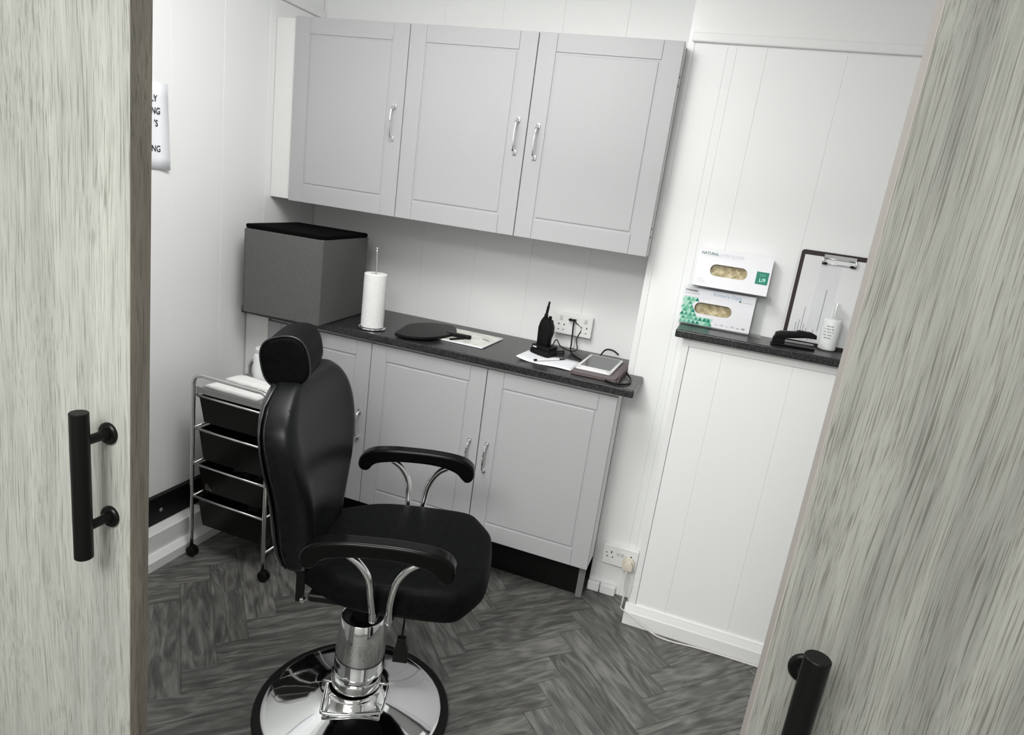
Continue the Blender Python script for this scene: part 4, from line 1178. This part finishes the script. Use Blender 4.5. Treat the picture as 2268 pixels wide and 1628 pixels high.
# stapler
sp = thing('stapler', 'black stapler on the ledge beside the pump bottle', 'stapler', (2.18, -0.375, SZ), R(8))
bm = nb(-0.070, 0.072, -0.014, 0.014, 0.001, 0.008, bev=0.002); box(bm, -0.066, -0.028, -0.010, 0.010, 0.006, 0.030, bev=0.003)
obj('base', bm, M['black'], sp, local=True, smooth='auto')
bm = bmesh.new(); Mx = Matrix(((1, 0, 0, 0), (0, 0, -1, 0), (0, 1, 0, 0), (0, 0, 0, 1)))
prism(bm, [(-0.064, 0.026), (-0.060, 0.044), (-0.045, 0.050), (0.0, 0.055), (0.01, 0.061), (0.050, 0.060), (0.068, 0.053), (0.070, 0.040), (0.040, 0.040), (-0.02, 0.030)], -0.012, 0.012, Mx, bev=0.003)
obj('top_arm', bm, M['black'], sp, local=True, smooth='auto')
obj('magazine_strip', nb(-0.03, 0.066, -0.007, 0.007, 0.016, 0.021, bev=0.001), M['steel'], sp, local=True)

# plug and white cable at the low socket
pg = thing('plug', 'cream plug in the low socket near the floor', 'plug', (1.785, -0.284, 0.172))
bm = bmesh.new()
prism(bm, [(-0.024, -0.024), (0.024, -0.024), (0.026, 0.006), (0.014, 0.026), (-0.014, 0.026), (-0.026, 0.006)], 0, 0.012, Matrix.Rotation(PI / 2, 4, 'X'), bev=0.002)
prism(bm, [(-0.019, -0.022), (0.019, -0.022), (0.020, 0.004), (0.010, 0.018), (-0.010, 0.018), (-0.020, 0.004)], 0.010, 0.030, Matrix.Rotation(PI / 2, 4, 'X'), bev=0.003)
bm.transform(Matrix.Translation((0, 0.014, 0)))
obj('plug_body', bm, M['plastic_old'], pg, local=True, smooth='auto')
bm = bmesh.new()
tube(bm, [(1.785, -0.298, 0.150), (1.787, -0.298, 0.10), (1.792, -0.300, 0.045), (1.795, -0.345, 0.030), (1.800, -0.415, 0.055), (1.835, -0.446, 0.060), (1.90, -0.446, 0.026), (1.955, -0.447, 0.005), (2.02, -0.450, 0.0042), (2.10, -0.440, 0.0042), (2.20, -0.436, 0.0042), (2.40, -0.436, 0.0042), (2.7, -0.436, 0.0042)], 0.0030, seg=8)
tag(obj('power_cable', bm, M['cable_white']), 'white power cable running from the low socket along the skirting', 'cable')

# notice on the left wall
nt = thing('paper_notice', 'white paper notice taped on the left wall, edge lifting', 'notice', (0.002, -0.95, 1.48))
bm = bmesh.new(); G = []
for j in range(8):
    row = []
    for i in range(7):
        y = -1.083 + 0.21 * i / 6; z = 1.480 + 0.283 * j / 7
        lift = 0.012 * max(0, i - 5) * (1 - j / 9)
        row.append(bm.verts.new((0.0012 + lift + 0.004 * (1 - j / 7), y, z)))
    G.append(row)
for j in range(7):
    for i in range(6): bm.faces.new((G[j][i], G[j][i + 1], G[j + 1][i + 1], G[j + 1][i]))
o = obj('sheet', bm, M['paper'], nt, smooth=True); md = o.modifiers.new('s', 'SOLIDIFY'); md.thickness = 0.0004; md.offset = 0


def wall_text(s, yr, z, size):
    Mx = Matrix(((0, 0, 1, 0.0062), (1, 0, 0, yr), (0, 1, 0, z), (0, 0, 0, 1)))
    o = text('lettering', s, size, Mx, M['ink'], nt, 0.85, 0.0003, True)
    return o


wall_text('LY', -0.918, 1.700, 0.030)
wall_text('NG', -0.905, 1.661, 0.030)
wall_text("'S", -0.915, 1.621, 0.030)
wall_text('NG', -0.904, 1.538, 0.030)

# ------------------------------------------------------------------ groups of repeats
GROUPS = {'wall_cabinet': 'grey wall cabinets above the worktop', 'base_cabinet': 'grey base cabinets under the worktop',
          'filler_panel': 'white filler panels by the left wall', 'wall_socket': 'white double wall sockets',
          'folded_towel': 'folded towels on the trolley', 'glove_box': 'glove boxes on the ledge', 'pen': 'pens on the worktop',
          'black_cable': 'black cable round the tablet'}
for o in list(C.objects):
    if o.parent is None and o.get('category') and o.name.split('.')[0] in GROUPS:
        o['group'] = GROUPS[o.name.split('.')[0]]
